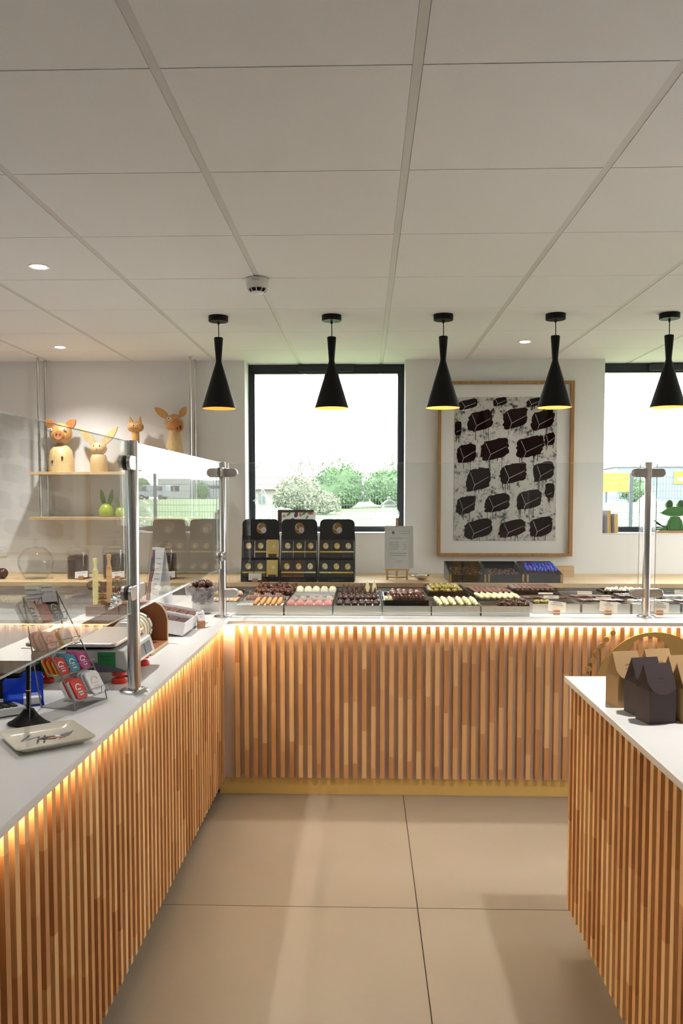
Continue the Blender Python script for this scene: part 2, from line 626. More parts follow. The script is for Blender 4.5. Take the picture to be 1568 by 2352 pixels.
# ================================================================== the setting
CEIL, WALLY, TOPZ = 2.526, 5.92, 0.92
XL, XR, YN, YF = -3.4, 4.0, -2.6, 6.2
GX0, GY0 = 0.118, 1.91            # origin of the 0.6 m ceiling grid

# ---- floor: 1.2 m tiles with thin dark joints
floor = group_root('floor')
MB().box(XL, XR, YN, WALLY + 0.05, -0.06, -0.004).obj('grout_bed', 'grout', floor)
FX0, FY0, FT = 0.200, 3.01, 1.2
fme = None
for i in range(-4, 5):
    for j in range(-5, 4):
        x0, x1 = FX0 + i * FT, FX0 + (i + 1) * FT
        y0, y1 = FY0 + j * FT, FY0 + (j + 1) * FT
        if x1 < XL or x0 > XR or y1 < YN or y0 > WALLY:
            continue
        if fme is None:
            fme = MB().box(0.002, FT - 0.002, 0.002, FT - 0.002, -0.008, 0).mesh('floor_tile')
        place('floor_tile', fme, 'floor', floor, (x0, y0, 0))

# ---- ceiling: 0.6 m tiles, exposed runners one way, butt joints the other way
ceiling = group_root('ceiling')
MB().box(XL, XR, YN, YF, CEIL + 0.012, CEIL + 0.08).obj('ceiling_void', 'slabdark', ceiling)
cme = MB().box(0.0125, 0.5875, 0.002, 0.598, CEIL, CEIL + 0.011).mesh('ceiling_tile')
for i in range(-6, 7):
    for j in range(-8, 8):
        x, y = GX0 + i * 0.6, GY0 + j * 0.6
        if x + 0.6 < XL or x > XR or y + 0.6 < YN or y > YF:
            continue
        place('ceiling_tile', cme, 'ceil', ceiling, (x, y, 0))
for i in range(-6, 8):
    x = GX0 + i * 0.6
    if XL < x < XR:
        MB().box(x - 0.0117, x + 0.0117, YN, YF, CEIL + 0.002, CEIL + 0.009).obj('ceiling_runner', 'runner', ceiling)

# ---- walls
W1L, W1R, W2L, W2R, SILL = -0.868, 0.288, 1.704, 2.86, 1.28
WT = CEIL + 0.012
wb = MB()
wb.box(XL, W1L, WALLY, YF, 0, WT).box(W1R, W2L, WALLY, YF, 0, WT).box(W2R, XR, WALLY, YF, 0, WT)
wb.box(W1L, W1R, WALLY, YF, 0, SILL).box(W2L, W2R, WALLY, YF, 0, SILL)
tag(wb.obj('wall_back', 'wall', smooth=False), kind='structure')

SW0, SW1, SZ0, SZ1 = 3.4, 5.3, 0.90, 2.36     # unseen shop window opening, added in the right wall to let in daylight
wr = MB().box(XR, XR + 0.2, YN, SW0, 0, WT).box(XR, XR + 0.2, SW1, YF, 0, WT).box(XR, XR + 0.2, SW0, SW1, 0, SZ0).box(XR, XR + 0.2, SW0, SW1, SZ1, WT)
tag(wr.obj('wall_right', 'wall', smooth=False), kind='structure')
tag(MB().box(XL - 0.2, XL, YN, YF, 0, WT).obj('wall_left', 'wall', smooth=False), kind='structure')
w3 = group_root('window_3', (XR + 0.08, SW0, SZ0))
mb = MB().box(0, 0.06, 0, SW1 - SW0, 0, 0.06).box(0, 0.06, 0, SW1 - SW0, SZ1 - SZ0 - 0.06, SZ1 - SZ0)
for k in range(5):
    yy = k * (SW1 - SW0 - 0.06) / 4
    mb.box(0, 0.06, yy, yy + 0.06, 0.06, SZ1 - SZ0 - 0.06)
mb.obj('window_frame', 'frame', w3)
for k in range(4):
    yy = k * (SW1 - SW0 - 0.06) / 4
    MB().box(0.02, 0.026, yy + 0.06, yy + (SW1 - SW0 - 0.06) / 4, 0.06, SZ1 - SZ0 - 0.06).obj('window_pane', 'pane', w3)
tag(MB().box(XL - 0.2, XR + 0.2, YN - 0.2, YN, 0, WT).obj('wall_front', 'wall', smooth=False), kind='structure')


def make_window(n, x0, x1):
    w = group_root('window_%d' % n, (x0, 6.12, SILL))
    W, H = x1 - x0, CEIL - SILL
    f = MB()
    f.box(0.0, W, 0.0, 0.07, H - 0.062, H + 0.004).box(0.0, W, 0, 0.07, 0.004, 0.040)
    f.box(0.0, 0.040, 0, 0.07, 0.040, H - 0.062).box(W - 0.042, W, 0, 0.07, 0.040, H - 0.062)
    f.obj('window_frame', 'frame', w, bevel=0.003)
    g = MB()
    g.box(0.04, 0.046, -0.006, 0.0, 0.04, H - 0.062).box(W - 0.048, W - 0.042, -0.006, 0, 0.04, H - 0.062)
    g.box(0.04, W - 0.04, -0.006, 0, 0.04, 0.046).box(0.04, W - 0.04, -0.006, 0, H - 0.068, H - 0.062)
    g.obj('glazing_bead', 'frame', w)
    MB().box(0.04, W - 0.042, 0.030, 0.036, 0.04, H - 0.062).obj('window_pane', 'pane', w)
    v = MB().prism(rrect(W / 2 - 0.21, W / 2 + 0.21, H - 0.058, H - 0.006, 0.02), -0.03, 0.0, 'XZ')
    v.obj('trickle_vent', 'frame', w, bevel=0.006)
    s = MB().box(0.0, W, -0.2, 0.0, -0.002, 0.006)
    s.obj('window_sill', 'reveal', w)
    return w


make_window(1, W1L, W1R)
make_window(2, W2L, W2R)

# ================================================================== counters
SLAT_W, SLAT_D, PITCH_S = 0.022, 0.030, 0.0466
PITCH_Y = 0.0505
SL_LO, SL_HI = 0.098, 0.889
CF = 4.145                         # slat front of the back counter
CB = CF + SLAT_D                   # its backing panel

# worktop: one continuous L of white stone
poly = [(-1.51, 0.55), (-0.69, 0.55), (-0.69, 4.10), (2.9, 4.10), (2.9, 5.16), (-1.51, 5.16)]
tag(MB().prism(poly, TOPZ - 0.02, TOPZ, 'XY').obj('worktop', 'top', bevel=0.002),
    'white stone worktop forming an L along the register side and under the chocolate trays', 'worktop')

# --- back counter base
bc = thing('service_counter', 'oak slatted counter base facing the room below the chocolate trays', 'counter', (0, 0, 0))
MB().box(-0.755, 2.86, CB, CB + 0.02, 0.085, 0.8995).obj('backing_panel', 'panel', bc)
MB().box(-0.755, 2.86, CB + 0.004, CB + 0.03, 0.0, 0.085).obj('plinth', 'brass', bc)
MB().box(-1.48, 2.86, 5.08, 5.10, 0.0, 0.8995).obj('rear_panel', 'panel', bc)
slat_back = MB().box(-SLAT_W / 2, SLAT_W / 2, CF, CB, SL_LO, SL_HI).mesh('slat')
x = -0.655
while x < 2.84:
    place('slat', slat_back, 'slat', bc, (x, 0, 0))
    x += PITCH_S
MB().box(-0.742, 2.86, CF + 0.006, CF + 0.016, 0.8930, 0.8990).obj('led_strip', 'led', bc)

# --- left counter base
SFX = -0.722
lc = thing('service_counter', 'oak slatted counter base below the register, running toward the viewer', 'counter', (0, 0, 0))
MB().box(SFX - SLAT_D - 0.02, SFX - SLAT_D, 0.6, CB, 0.085, 0.8995).obj('backing_panel', 'panel', lc)
MB().box(SFX - 0.13, SFX - 0.10, 0.6, CB, 0.0, 0.085).obj('plinth', 'brass', lc)
MB().box(-1.48, -1.46, 0.6, 5.08, 0.0, 0.8995).obj('staff_side_panel', 'panel', lc)
MB().box(-1.46, SFX - SLAT_D - 0.02, 0.6, 0.62, 0.0, 0.8995).obj('end_panel', 'panel', lc)
slat_left = MB().box(SFX - SLAT_D, SFX, -SLAT_W / 2, SLAT_W / 2, SL_LO, SL_HI).mesh('slat')
y = 4.118
while y > 0.6:
    place('slat', slat_left, 'slat', lc, (0, y, 0))
    y -= PITCH_Y
MB().box(SFX - 0.016, SFX - 0.006, 0.6, CF - 0.002, 0.8930, 0.8990).obj('led_strip', 'led', lc)

# --- island on the right
IX, IY = 0.700, 2.862
tag(MB().box(IX, 2.05, 0.75, IY, TOPZ - 0.02, TOPZ).obj('worktop', 'top', bevel=0.002),
    'white stone worktop of the island carrying the gift boxes', 'worktop')
ic = thing('service_counter', 'oak slatted island base under the gift boxes', 'counter', (0, 0, 0))
ISX, ISY = IX + 0.016, IY - 0.016
MB().box(ISX + SLAT_D, 2.02, 0.80, ISY - SLAT_D, 0.085, 0.8995).obj('backing_panel', 'panel', ic)
MB().box(ISX + SLAT_D + 0.03, 1.98, 0.84, ISY - SLAT_D - 0.03, 0.0, 0.085).obj('plinth', 'brass', ic)
slat_isl = MB().box(ISX, ISX + SLAT_D, -SLAT_W / 2, SLAT_W / 2, SL_LO, SL_HI).mesh('slat')
y = ISY - SLAT_W / 2
while y > 0.8:
    place('slat', slat_isl, 'slat', ic, (0, y, 0))
    y -= PITCH_Y
slat_isf = MB().box(-SLAT_W / 2, SLAT_W / 2, ISY - SLAT_D, ISY, SL_LO, SL_HI).mesh('slat')
x = ISX + SLAT_D + 0.030
while x < 2.0:
    place('slat', slat_isf, 'slat', ic, (x, 0, 0))
    x += PITCH_S

# --- gold emblem on the back counter front: pierced oval and an arc of discs
lg = thing('counter_emblem', 'gold oval emblem with an arc of small discs on the slatted counter front', 'emblem', (1.447, CF, 0.5))
c = at_y(1500, 1612, CF)
top = at_y(1500, 1451, CF).z
a_, b_ = 0.315, top - c.z
cx0, cz0 = c.x - 1.447, c.z - 0.5
hc = at_y(1487, 1532, CF)
MB().ring(ellipse(cx0, cz0, a_, b_, 56), ellipse(hc.x - 1.447, hc.z - 0.5, 0.125, 0.158, 56), -0.012, -0.001).obj('oval_plate', 'gold', lg)
for px, py in ((1406, 1453), (1391, 1468), (1380, 1482), (1368, 1499), (1359, 1517), (1350.5, 1535.6), (1344, 1552), (1339, 1572), (1335, 1592), (1334, 1612), (1335, 1632)):
    p = at_y(px, py, CF)
    MB().prism(ellipse(p.x - 1.447, p.z - 0.5, 0.0138, 0.0138, 20), -0.012, -0.001).obj('disc', 'gold', lg)

# --- wall-side ledge of pale wood
LZ, LF = 0.993, 5.25
lb = thing('wall_ledge', 'long pale wooden ledge along the back wall under the windows', 'shelf', (0, LF, 0))
MB().box(-2.9, 3.3, 0, 0.665, LZ - 0.028, LZ).obj('ledge_board', 'oak', lb, bevel=0.0015)
MB().box(-2.9, 3.3, 0.10, 0.12, 0.0, LZ - 0.029).obj('front_panel', 'wall', lb)
for px in (610, 745, 1110, 1290):
    p = at_y(px, 1350, LF)
    MB().box(p.x - 0.018, p.x + 0.018, 0.05, 0.099, 0, LZ - 0.029).obj('leg', 'oakdark', lb)

# ================================================================== ceiling fittings
def downlight(x, y, label, power=1.0):
    d = thing('downlight', label, 'downlight', (x, y, CEIL), 0, 'recessed ceiling downlights')
    MB().lathe([(0.030, -0.001), (0.046, -0.003), (0.046, 0.0), (0.030, 0.0)], 28, close=True).obj('trim_ring', 'white', d)
    MB().lathe([(0.0, -0.0025), (0.029, -0.0025), (0.029, -0.0005), (0.0, -0.0005)], 24).obj('lamp_face', LAMP, d)
    li = bpy.data.lights.new('downlight_beam', 'SPOT')
    li.energy = DOWNLIGHT_W * power
    li.color = (1.0, 0.975, 0.95)
    li.spot_size = R(128)
    li.spot_blend = 1.0
    li.shadow_soft_size = 0.03
    lo = bpy.data.objects.new('downlight_beam', li)
    COL.objects.link(lo)
    lo.parent = d
    lo.location = (0, 0, -0.012)
    return d


LAMP = emit('downlight_lamp', (1.0, 0.95, 0.88), 30)
downlight(-1.388, 3.50, 'recessed downlight nearest the viewer in the ceiling over the register', 1.5)
downlight(-1.998, 5.36, 'recessed downlight in the ceiling in front of the hanging shelf rods', 1.15)
downlight(1.008, 5.26, 'recessed downlight in the ceiling beside the framed painting', 0.2)
for qx, qy, qp, ql in ((1.13, 2.40, 1.4, 'above the island'), (2.7, 5.2, 0.8, 'added before the far right window'), (2.6, 2.4, 0.8, 'added right of the island'), (-2.65, 4.3, 1.3, 'added over the staff area'), (-1.39, 1.64, 0.3, 'added over the near end of the register')):  # unseen lamps added to raise the light, except the island one, read from shadows
    downlight(qx, qy, 'recessed ceiling downlight outside the picture, ' + ql, qp)

sd = thing('smoke_detector', 'white round smoke detector under the ceiling grid', 'smoke detector', (-0.484, 3.715, CEIL))
MB().lathe([(0.046, -0.046), (0.050, -0.030), (0.050, -0.002), (0.0, -0.002)][::-1] + [], 32).obj('housing', 'white', sd)
MB().lathe([(0.0, -0.068), (0.022, -0.067), (0.030, -0.062), (0.030, -0.0602), (0.0, -0.0602)], 28).obj('cap', 'white', sd)
MB().lathe([(0.0, -0.0602), (0.031, -0.0602), (0.037, -0.047), (0.0, -0.046)], 28).obj('sensing_chamber', 'black', sd)
for k in range(10):
    t = 2 * math.pi * k / 10 + 0.3
    MB().tube([(0.046 * math.cos(t), 0.046 * math.sin(t), -0.0465), (0.032 * math.cos(t), 0.032 * math.sin(t), -0.0605)], 0.0022, 5).obj('rib', 'white', sd)
MB().box(-0.020, 0.020, -0.0512, -0.0508, -0.022, -0.009).obj('label_strip', 'paper', sd)
text('label_print', 'ZDA5/0021', 0.0075, 'ink', sd, (0, -0.0514, -0.018), align='CENTER')

pend = thing('pendant_lamp', '', 'pendant lamp', (0, 0, CEIL))
MB().lathe([(0.0, -0.030), (0.051, -0.030), (0.053, -0.028), (0.053, 0.0), (0.0, 0.0)], 36).obj('canopy', 'black', pend)
MB().lathe([(0.0, -0.046), (0.005, -0.045), (0.006, -0.030), (0, -0.030)], 12).obj('cord_grip', 'black', pend)
MB().tube([(0, 0, -0.04), (0.001, 0, -0.07), (0.0015, 0, -0.10), (0, 0, -0.122)], 0.0024, 8).obj('cord', 'black', pend)
Z0, Z1, Z2 = -0.115, -0.242, -0.498
MB().lathe([(0.0925, Z2), (0.0165, Z1 - 0.008), (0.0152, Z1), (0.0160, Z1 + 0.01), (0.0245, Z0 - 0.004), (0.0225, Z0), (0.004, Z0 + 0.004), (0.0, Z0 + 0.004),
            (0.0, Z0 - 0.004), (0.0225, Z0 - 0.006), (0.014, Z1), (0.0911, Z2)], 48, close=True).obj('shade', 'black', pend)
MB().lathe([(0.0908, Z2 + 0.0005), (0.0138, Z1 - 0.004), (0.0, Z1 - 0.004), (0.0, Z1 - 0.006), (0.0130, Z1 - 0.006), (0.0898, Z2 + 0.0005)], 48, close=True).obj('shade_lining', 'copper', pend)
MB().ball((0, 0, Z1 - 0.09), 0.02, 0.02, 0.024).obj('bulb', 'white', pend)
px_x = (-0.797, -0.182, 0.420, 1.020, 1.624)
names = ('leftmost of the row, nearest the register', 'second from the register', 'middle one of the row',
         'over the right edge of the painting', 'rightmost, before the frog window')
for k, xx in enumerate(px_x):
    lab = 'black cone pendant lamp with copper lining, ' + names[k]
    o = pend if k == 0 else dup(pend)
    o.location = (xx, 4.475, CEIL)
    o['label'] = lab
    o['group'] = 'pendant lamps over the chocolate counter'
    li = bpy.data.lights.new('pendant_glow', 'POINT')
    li.energy = PENDANT_GLOW_W
    li.color = (1.0, 0.76, 0.48)
    li.shadow_soft_size = 0.02
    lo = bpy.data.objects.new('pendant_glow', li)
    COL.objects.link(lo)
    lo.parent = o
    lo.location = (0, 0, Z1 - 0.125)
    li = bpy.data.lights.new('pendant_beam', 'SPOT')
    li.energy = PENDANT_W
    li.color = (1.0, 0.95, 0.89)
    li.spot_size = R(72)
    li.spot_blend = 0.4
    li.shadow_soft_size = 0.03
    lo = bpy.data.objects.new('pendant_beam', li)
    COL.objects.link(lo)
    lo.parent = o
    lo.location = (0, 0, Z1 - 0.118)

# ================================================================== glass screens
PX1, PX2 = -0.744, -0.744
posts = [(-0.744, 2.594), (-0.744, 4.235), (1.470, 4.300)]
P_TOP = 1.727
G_LO = 1.18                       # bottom of the side screens
F_LO = 0.943                      # bottom of the front screens


def stadium(w, h, n=8):
    return arc(w - h / 2, 0, h / 2, -90, 90, n) + [(0, h / 2), (0, -h / 2)]


def make_post(k, x, y, label, clamps):
    p = thing('screen_post', label, 'post', (x, y, TOPZ), 0, 'steel posts holding the glass screens')
    MB().lathe([(0.0, 0.0), (0.047, 0.0), (0.047, 0.004), (0.042, 0.008), (0.022, 0.009), (0.0, 0.009)], 32).obj('base_flange', 'steel', p)
    for t in (0.6, 2.7, 4.8):
        MB().lathe([(0, 0), (0.0045, 0), (0.004, 0.0025), (0, 0.003)], 10, Matrix.Translation((0.034 * math.cos(t), 0.034 * math.sin(t), 0.0075))).obj('screw', 'chrome', p)
    MB().lathe([(0.0, 0.006), (0.0205, 0.006), (0.0205, P_TOP - TOPZ - 0.002), (0.0195, P_TOP - TOPZ), (0.0, P_TOP - TOPZ)], 32).obj('pole', 'steel', p)
    for kind, zc in clamps:
        z = zc - TOPZ
        if kind in ('R', 'L'):
            sgn = 1 if kind == 'R' else -1
            poly = [(sgn * (0.012 + u), z + v) for u, v in stadium(0.072, 0.046)]
            MB().prism(poly, -0.018, -0.006).obj('clamp_plate', 'satin', p, bevel=0.002)
            MB().prism(poly, 0.006, 0.018).obj('clamp_plate', 'satin', p, bevel=0.002)
            poly = [(sgn * (0.014 + u), z + v) for u, v in stadium(0.067, 0.042)]
            MB().ring(poly, [(sgn * 0.045 + (u - sgn * 0.045) * 0.55, z + (v - z) * 0.55) for u, v in poly], -0.006, -0.0045).obj('gasket', 'rubber', p)
        else:
            sgn = -1 if kind == 'N' else 1          # toward or away from the viewer, for the side screens
            poly = [(sgn * (0.012 + u), z + v) for u, v in stadium(0.072, 0.046)]
            MB().prism(poly, 0.006, 0.018, 'YZ').obj('clamp_plate', 'satin', p, bevel=0.002)
            MB().prism(poly, -0.018, -0.006, 'YZ').obj('clamp_plate', 'satin', p, bevel=0.002)
            poly = [(sgn * (0.013 + u), z + v) for u, v in stadium(0.068, 0.044)]
            MB().ring(poly, [(sgn * 0.045 + (u - sgn * 0.045) * 0.5, z + (v - z) * 0.5) for u, v in poly], 0.0042, 0.006, 'YZ').obj('gasket', 'rubber', p)
            MB().ring(poly, [(sgn * 0.045 + (u - sgn * 0.045) * 0.5, z + (v - z) * 0.5) for u, v in poly], -0.006, -0.0042, 'YZ').obj('gasket', 'rubber', p)
    return p


make_post(0, *posts[0], 'thick steel screen post standing beside the weighing scale', [('N', 1.655), ('F', 1.655), ('N', 1.245), ('F', 1.245)])
make_post(1, *posts[1], 'steel screen post at the inner corner of the worktop', [('N', 1.675), ('N', 1.24), ('R', 1.672), ('R', 1.045)])
make_post(2, *posts[2], 'steel screen post among the price cards, before the window with the frog', [('L', 1.672), ('R', 1.672), ('L', 1.045), ('R', 1.045)])


def screen(label, x0, x1, y0, y1, z0, z1):
    s = thing('glass_screen', label, 'glass screen', ((x0 + x1) / 2, (y0 + y1) / 2, z0), 0, 'clear glass screens on the counters')
    cx, cy = (x0 + x1) / 2, (y0 + y1) / 2
    MB().box(x0 - cx, x1 - cx, y0 - cy, y1 - cy, 0, z1 - z0).obj('sheet', 'glass', s, smooth=False)
    e = MB().box(x0 - cx, x1 - cx, y0 - cy, y1 - cy, -0.0016, -0.0002).box(x0 - cx, x1 - cx, y0 - cy, y1 - cy, z1 - z0 + 0.0002, z1 - z0 + 0.0014)
    e.box(x0 - cx, x1 - cx, y1 - cy + 0.0002, y1 - cy + 0.0014, 0, z1 - z0).obj('polished_edge', 'edge', s, smooth=False)
    return s


GT = 0.004
screen('glass screen over the register, nearest the viewer', -0.744 - GT, -0.744 + GT, 0.9, 2.594 - 0.030, G_LO, 1.722)
screen('glass screen between the scale post and the corner post', -0.744 - GT, -0.744 + GT, 2.594 + 0.030, 4.235 - 0.030, G_LO, 1.722)
yA, yB = 4.235, 4.300
m = (yB - yA) / (1.470 + 0.744)
for lab, xa, xb in (('long front glass screen before the chocolate trays, between two posts', -0.744 + 0.036, 1.470 - 0.044), ('front glass screen before the frog window, cut off by the picture edge', 1.470 + 0.044, 2.75)):
    s = thing('glass_screen', lab, 'glass screen', (xa, yA + m * (xa + 0.744), F_LO), math.atan(m), 'clear glass screens on the counters')
    LL = (xb - xa) / math.cos(math.atan(m))
    MB().box(0, LL, -GT, GT, 0, 1.722 - F_LO).obj('sheet', 'glass', s, smooth=False)
    e = MB().box(0, LL, -GT, GT, -0.0016, -0.0002).box(0, LL, -GT, GT, 1.722 - F_LO + 0.0002, 1.722 - F_LO + 0.0012)
    e.box(-0.0014, -0.0002, -GT, GT, 0, 1.722 - F_LO).box(LL + 0.0002, LL + 0.0014, -GT, GT, 0, 1.722 - F_LO).obj('polished_edge', 'edge', s, smooth=False)

# ================================================================== framed painting on the back wall
PY = 5.885
fa, fb = at_y(1007, 876, PY), at_y(1313, 1278, PY)
FW, FH = fb.x - fa.x, fa.z - fb.z
pt = thing('framed_painting', 'oak framed painting of dark brown chocolate blocks on speckled grey, hung between the windows', 'painting', (fa.x, PY, fb.z))
fr = MB()
for (x0, x1, z0, z1) in ((0, FW, 0, 0.022), (0, FW, FH - 0.020, FH), (0, 0.020, 0.022, FH - 0.020), (FW - 0.026, FW, 0.022, FH - 0.020)):
    fr.box(x0, x1, -0.012, 0.034, z0, z1)
fr.obj('frame', 'framewood', pt, bevel=0.001)
MB().box(0.02, FW - 0.026, 0.012, 0.018, 0.022, FH - 0.02).obj('mount', 'mount', pt)
MB().box(0.02, FW - 0.026, -0.002, 0.001, 0.022, FH - 0.02).obj('glazing', 'artglass', pt, smooth=False)

mp_, nt_, b_ = _new('painted_ground')
N_, L_ = nt_.nodes, nt_.links
tc_ = N_.new('ShaderNodeTexCoord')
n1, n2 = N_.new('ShaderNodeTexNoise'), N_.new('ShaderNodeTexNoise')
n1.inputs['Scale'].default_value, n1.inputs['Detail'].default_value = 16, 8
n2.inputs['Scale'].default_value, n2.inputs['Detail'].default_value = 60, 10
L_.new(tc_.outputs['Object'], n1.inputs['Vector'])
L_.new(tc_.outputs['Object'], n2.inputs['Vector'])
mu_ = N_.new('ShaderNodeMath')
mu_.operation = 'MULTIPLY'
L_.new(n1.outputs['Fac'], mu_.inputs[0])
L_.new(n2.outputs['Fac'], mu_.inputs[1])
cr_ = N_.new('ShaderNodeValToRGB')
cr_.color_ramp.interpolation = 'LINEAR'
e_ = cr_.color_ramp.elements
e_[0].position, e_[0].color = 0.14, (0.03, 0.03, 0.03, 1)
e_[1].position, e_[1].color = 0.25, (0.62, 0.60, 0.56, 1)
x_ = e_.new(0.175)
x_.color = (0.36, 0.36, 0.34, 1)
L_.new(mu_.outputs[0], cr_.inputs[0])
L_.new(cr_.outputs[0], b_.inputs['Base Color'])
b_.inputs['Roughness'].default_value = 0.7
M['ground'] = mp_
M['brush'] = mat('brush_brown_black', srgb(34, 20, 19), 0.8, var=0.6, scale=9, stretch=(0.5, 1, 2), spec=0.05)

ga, gb = at_y(1044, 912, PY), at_y(1276, 1242, PY)
MB().box(ga.x - fa.x, gb.x - fa.x, 0.009, 0.012, gb.z - fb.z, ga.z - fb.z).obj('painted_sheet', 'ground', pt)
blobs = [(390, 315, 210, 110), (728, 287, 150, 95), (1090, 292, 170, 95), (520, 490, 270, 230), (893, 462, 270, 230), (1182, 480, 250, 220), (287, 570, 75, 170), (375, 835, 220, 220),
         (675, 790, 310, 240), (1050, 765, 310, 240), (1256, 685, 116, 150), (500, 1110, 270, 260), (870, 1045, 300, 230), (1195, 1025, 230, 220), (1258, 1230, 106, 180), (368, 1385, 210, 210),
         (700, 1360, 280, 210), (1040, 1325, 270, 220), (500, 1635, 310, 220), (860, 1630, 290, 200), (1160, 1615, 250, 230)]
KX = 340 / 1568.0
PXM = (fb.x - fa.x) / (1313 - 1007)
drips = MB()
for bi, (bx, by, bw, bh) in enumerate(blobs):
    rnd = random.Random(bi)
    c = at_y(990 + bx * KX, 860 + by * KX, PY)
    X, Z = c.x - fa.x, c.z - fb.z
    w, h = bw * KX * PXM / 2, bh * KX * PXM / 2
    pts = []
    n = 34
    for k in range(n):
        t = 2 * math.pi * k / n
        ct, st = math.cos(t), math.sin(t)
        q = (abs(ct) ** 4 + abs(st) ** 4) ** -0.25
        q *= 1.0 + 0.05 * rnd.uniform(-1, 1) + (0.07 * rnd.uniform(-1, 1) if abs(ct) > 0.6 else 0)
        u, v = ct * q * w * 0.93, st * q * h * 0.86
        v += u * (0.22 if w > h * 0.7 else 0.0)
        pts.append((X + u, Z + v))
    lo_x, hi_x, lo_z, hi_z = ga.x - fa.x, gb.x - fa.x, gb.z - fb.z, ga.z - fb.z
    pts = [(min(max(a, lo_x), hi_x), min(max(b, lo_z), hi_z)) for a, b in pts]
    mk = MB().prism(pts, 0.0065, 0.0088).obj('brush_block', 'brush', pt)
    ln = MB()
    segs = [((-0.62, 0.62), (-0.28, -0.42)), ((-0.28, -0.42), (0.80, 0.10)), ((-0.28, -0.42), (-0.42, -0.86))]
    if w < h * 0.6:
        segs = [((-0.5, -0.45), (0.5, -0.25))]
    for (a, b), (c2, d2) in segs:
        k_ = 0.22 * w / h
        p0 = Vector((X + a * w, 0, Z + b * h + a * w * 0.12))
        p1 = Vector((X + c2 * w, 0, Z + d2 * h + c2 * w * 0.12))
        dd = (p1 - p0).normalized()
        nn = Vector((-dd.z, 0, dd.x)) * 0.0013
        ln.prism([((p0 + nn).x, (p0 + nn).z), ((p0 - nn).x, (p0 - nn).z), ((p1 - nn * 0.6).x, (p1 - nn * 0.6).z), ((p1 + nn * 0.6).x, (p1 + nn * 0.6).z)], 0.0052, 0.0066)
    ln.obj('scratched_line', 'print_white', mk)
    for k in range(rnd.randint(4, 8)):
        dx = X + rnd.uniform(-0.8, 0.7) * w
        z0 = Z - h * 0.6 + (dx - X) * 0.22
        z1 = max(lo_z, z0 - h * rnd.uniform(0.4, 1.3))
        dw = rnd.uniform(0.0008, 0.0022)
        if lo_x < dx < hi_x and z1 < z0:
            drips.prism([(dx - dw, z0), (dx + dw, z0), (dx + dw, z1), (dx - dw, z1)], 0.0078, 0.0092)
drips.obj('paint_drips', 'brush', pt)

# ================================================================== hanging shelf with carved animals
SY = 5.68
for k, (z, lab) in enumerate(((1.722, 'upper pale wood board of the hanging shelf carrying the carved wooden animals'), (1.404, 'lower pale wood board of the hanging shelf carrying the ceramic rabbits'))):
    sb = MB().box(-2.36, -1.19, SY, WALLY - 0.004, z - 0.020, z).obj('shelf_board', 'oak', None, bevel=0.001)
    tag(sb, lab, 'shelf', 'boards of the hanging shelf')
for x, y, lab in ((-2.31, 5.765, 'steel hanging rod at the outer end of the shelf, front one of the pair'), (-2.305, 5.885, 'steel hanging rod at the outer end of the shelf, rear one against the wall'),
                  (-1.225, 5.745, 'steel hanging rod beside the spotted animal, front one of the pair'), (-1.222, 5.885, 'steel hanging rod beside the spotted animal, rear one against the wall')):
    o = thing('hanging_rod', lab, 'rod', (x, y, 1.404), 0, 'steel rods hanging the shelf from the ceiling')
    MB().lathe([(0.0085, 0.0), (0.0085, CEIL - 1.404)], 16).obj('rod', 'steel', o)
    MB().lathe([(0.012, CEIL - 1.404 - 0.004), (0.012, CEIL - 1.404)], 16).obj('ceiling_cup', 'steel', o)
    MB().lathe([(0.012, 1.722 - 1.404), (0.012, 1.722 - 1.404 + 0.006)], 16).obj('collar', 'steel', o)

S1, S2, FY = 1.722, 1.404, 5.79
PM = FY / FPX


def eye(o, x, z, r, y, pupil=True):
    e = MB().ball((x, y, z), r, r * 0.35, r * 0.8, 10, 6).obj('eye', 'eye', o)
    if pupil:
        MB().ball((x, y - r * 0.33, z), r * 0.36, r * 0.2, r * 0.36, 8, 6).obj('pupil', 'ink', e)


def leaf_ear(o, base, tip, w, m, t=0.012):
    b, q = Vector(base), Vector(tip)
    d = (q - b)
    L = d.length
    d.normalize()
    s = Vector((d.z, 0, -d.x))
    pts = []
    n = 12
    prof = [(0, 0.45), (0.15, 0.75), (0.4, 1.0), (0.65, 0.85), (0.85, 0.5), (1.0, 0.06)]
    for a, k in prof:
        p = b + d * (a * L) + s * (w * k / 2)
        pts.append((p.x, p.z))
    for a, k in reversed(prof):
        p = b + d * (a * L) - s * (w * k / 2)
        pts.append((p.x, p.z))
    MB().prism(pts, b.y - t / 2, b.y + t / 2).obj('ear', m, o, bevel=t * 0.3)


def fx(px):
    return at_y(px, 1060, FY).x


# pig
o = thing('carved_pig', 'carved honey-coloured wooden pig with round white eyes, outermost on the upper shelf', 'wooden animal', (fx(141), FY, S1))
MB().lathe([(0.0, 0), (0.086, 0), (0.088, 0.05), (0.086, 0.10), (0.074, 0.155), (0.050, 0.185), (0.022, 0.196), (0.0, 0.198)], 28).obj('body', 'carvedpale', o)
MB().ball((0, 0, 0.272), 0.079, 0.075, 0.078, 22, 16).obj('head', 'carved', o)
MB().lathe([(0.0, 0.0), (0.030, 0.0), (0.036, 0.012), (0.034, 0.05), (0, 0.05)], 20, Matrix.Translation((0.012, -0.085, 0.255)) @ Matrix.Rotation(R(-90), 4, 'X')).obj('snout', 'carvedred', o)
for s in (-1, 1):
    MB().ball((0.012 + s * 0.013, -0.087, 0.262), 0.006, 0.004, 0.011, 8, 6).obj('nostril', 'darkwood', o)
    eye(o, s * 0.050, 0.297, 0.014, -0.062)
    leaf_ear(o, (s * 0.045, 0, 0.315), (s * 0.108, 0, 0.372), 0.062, 'carvedred', 0.02)
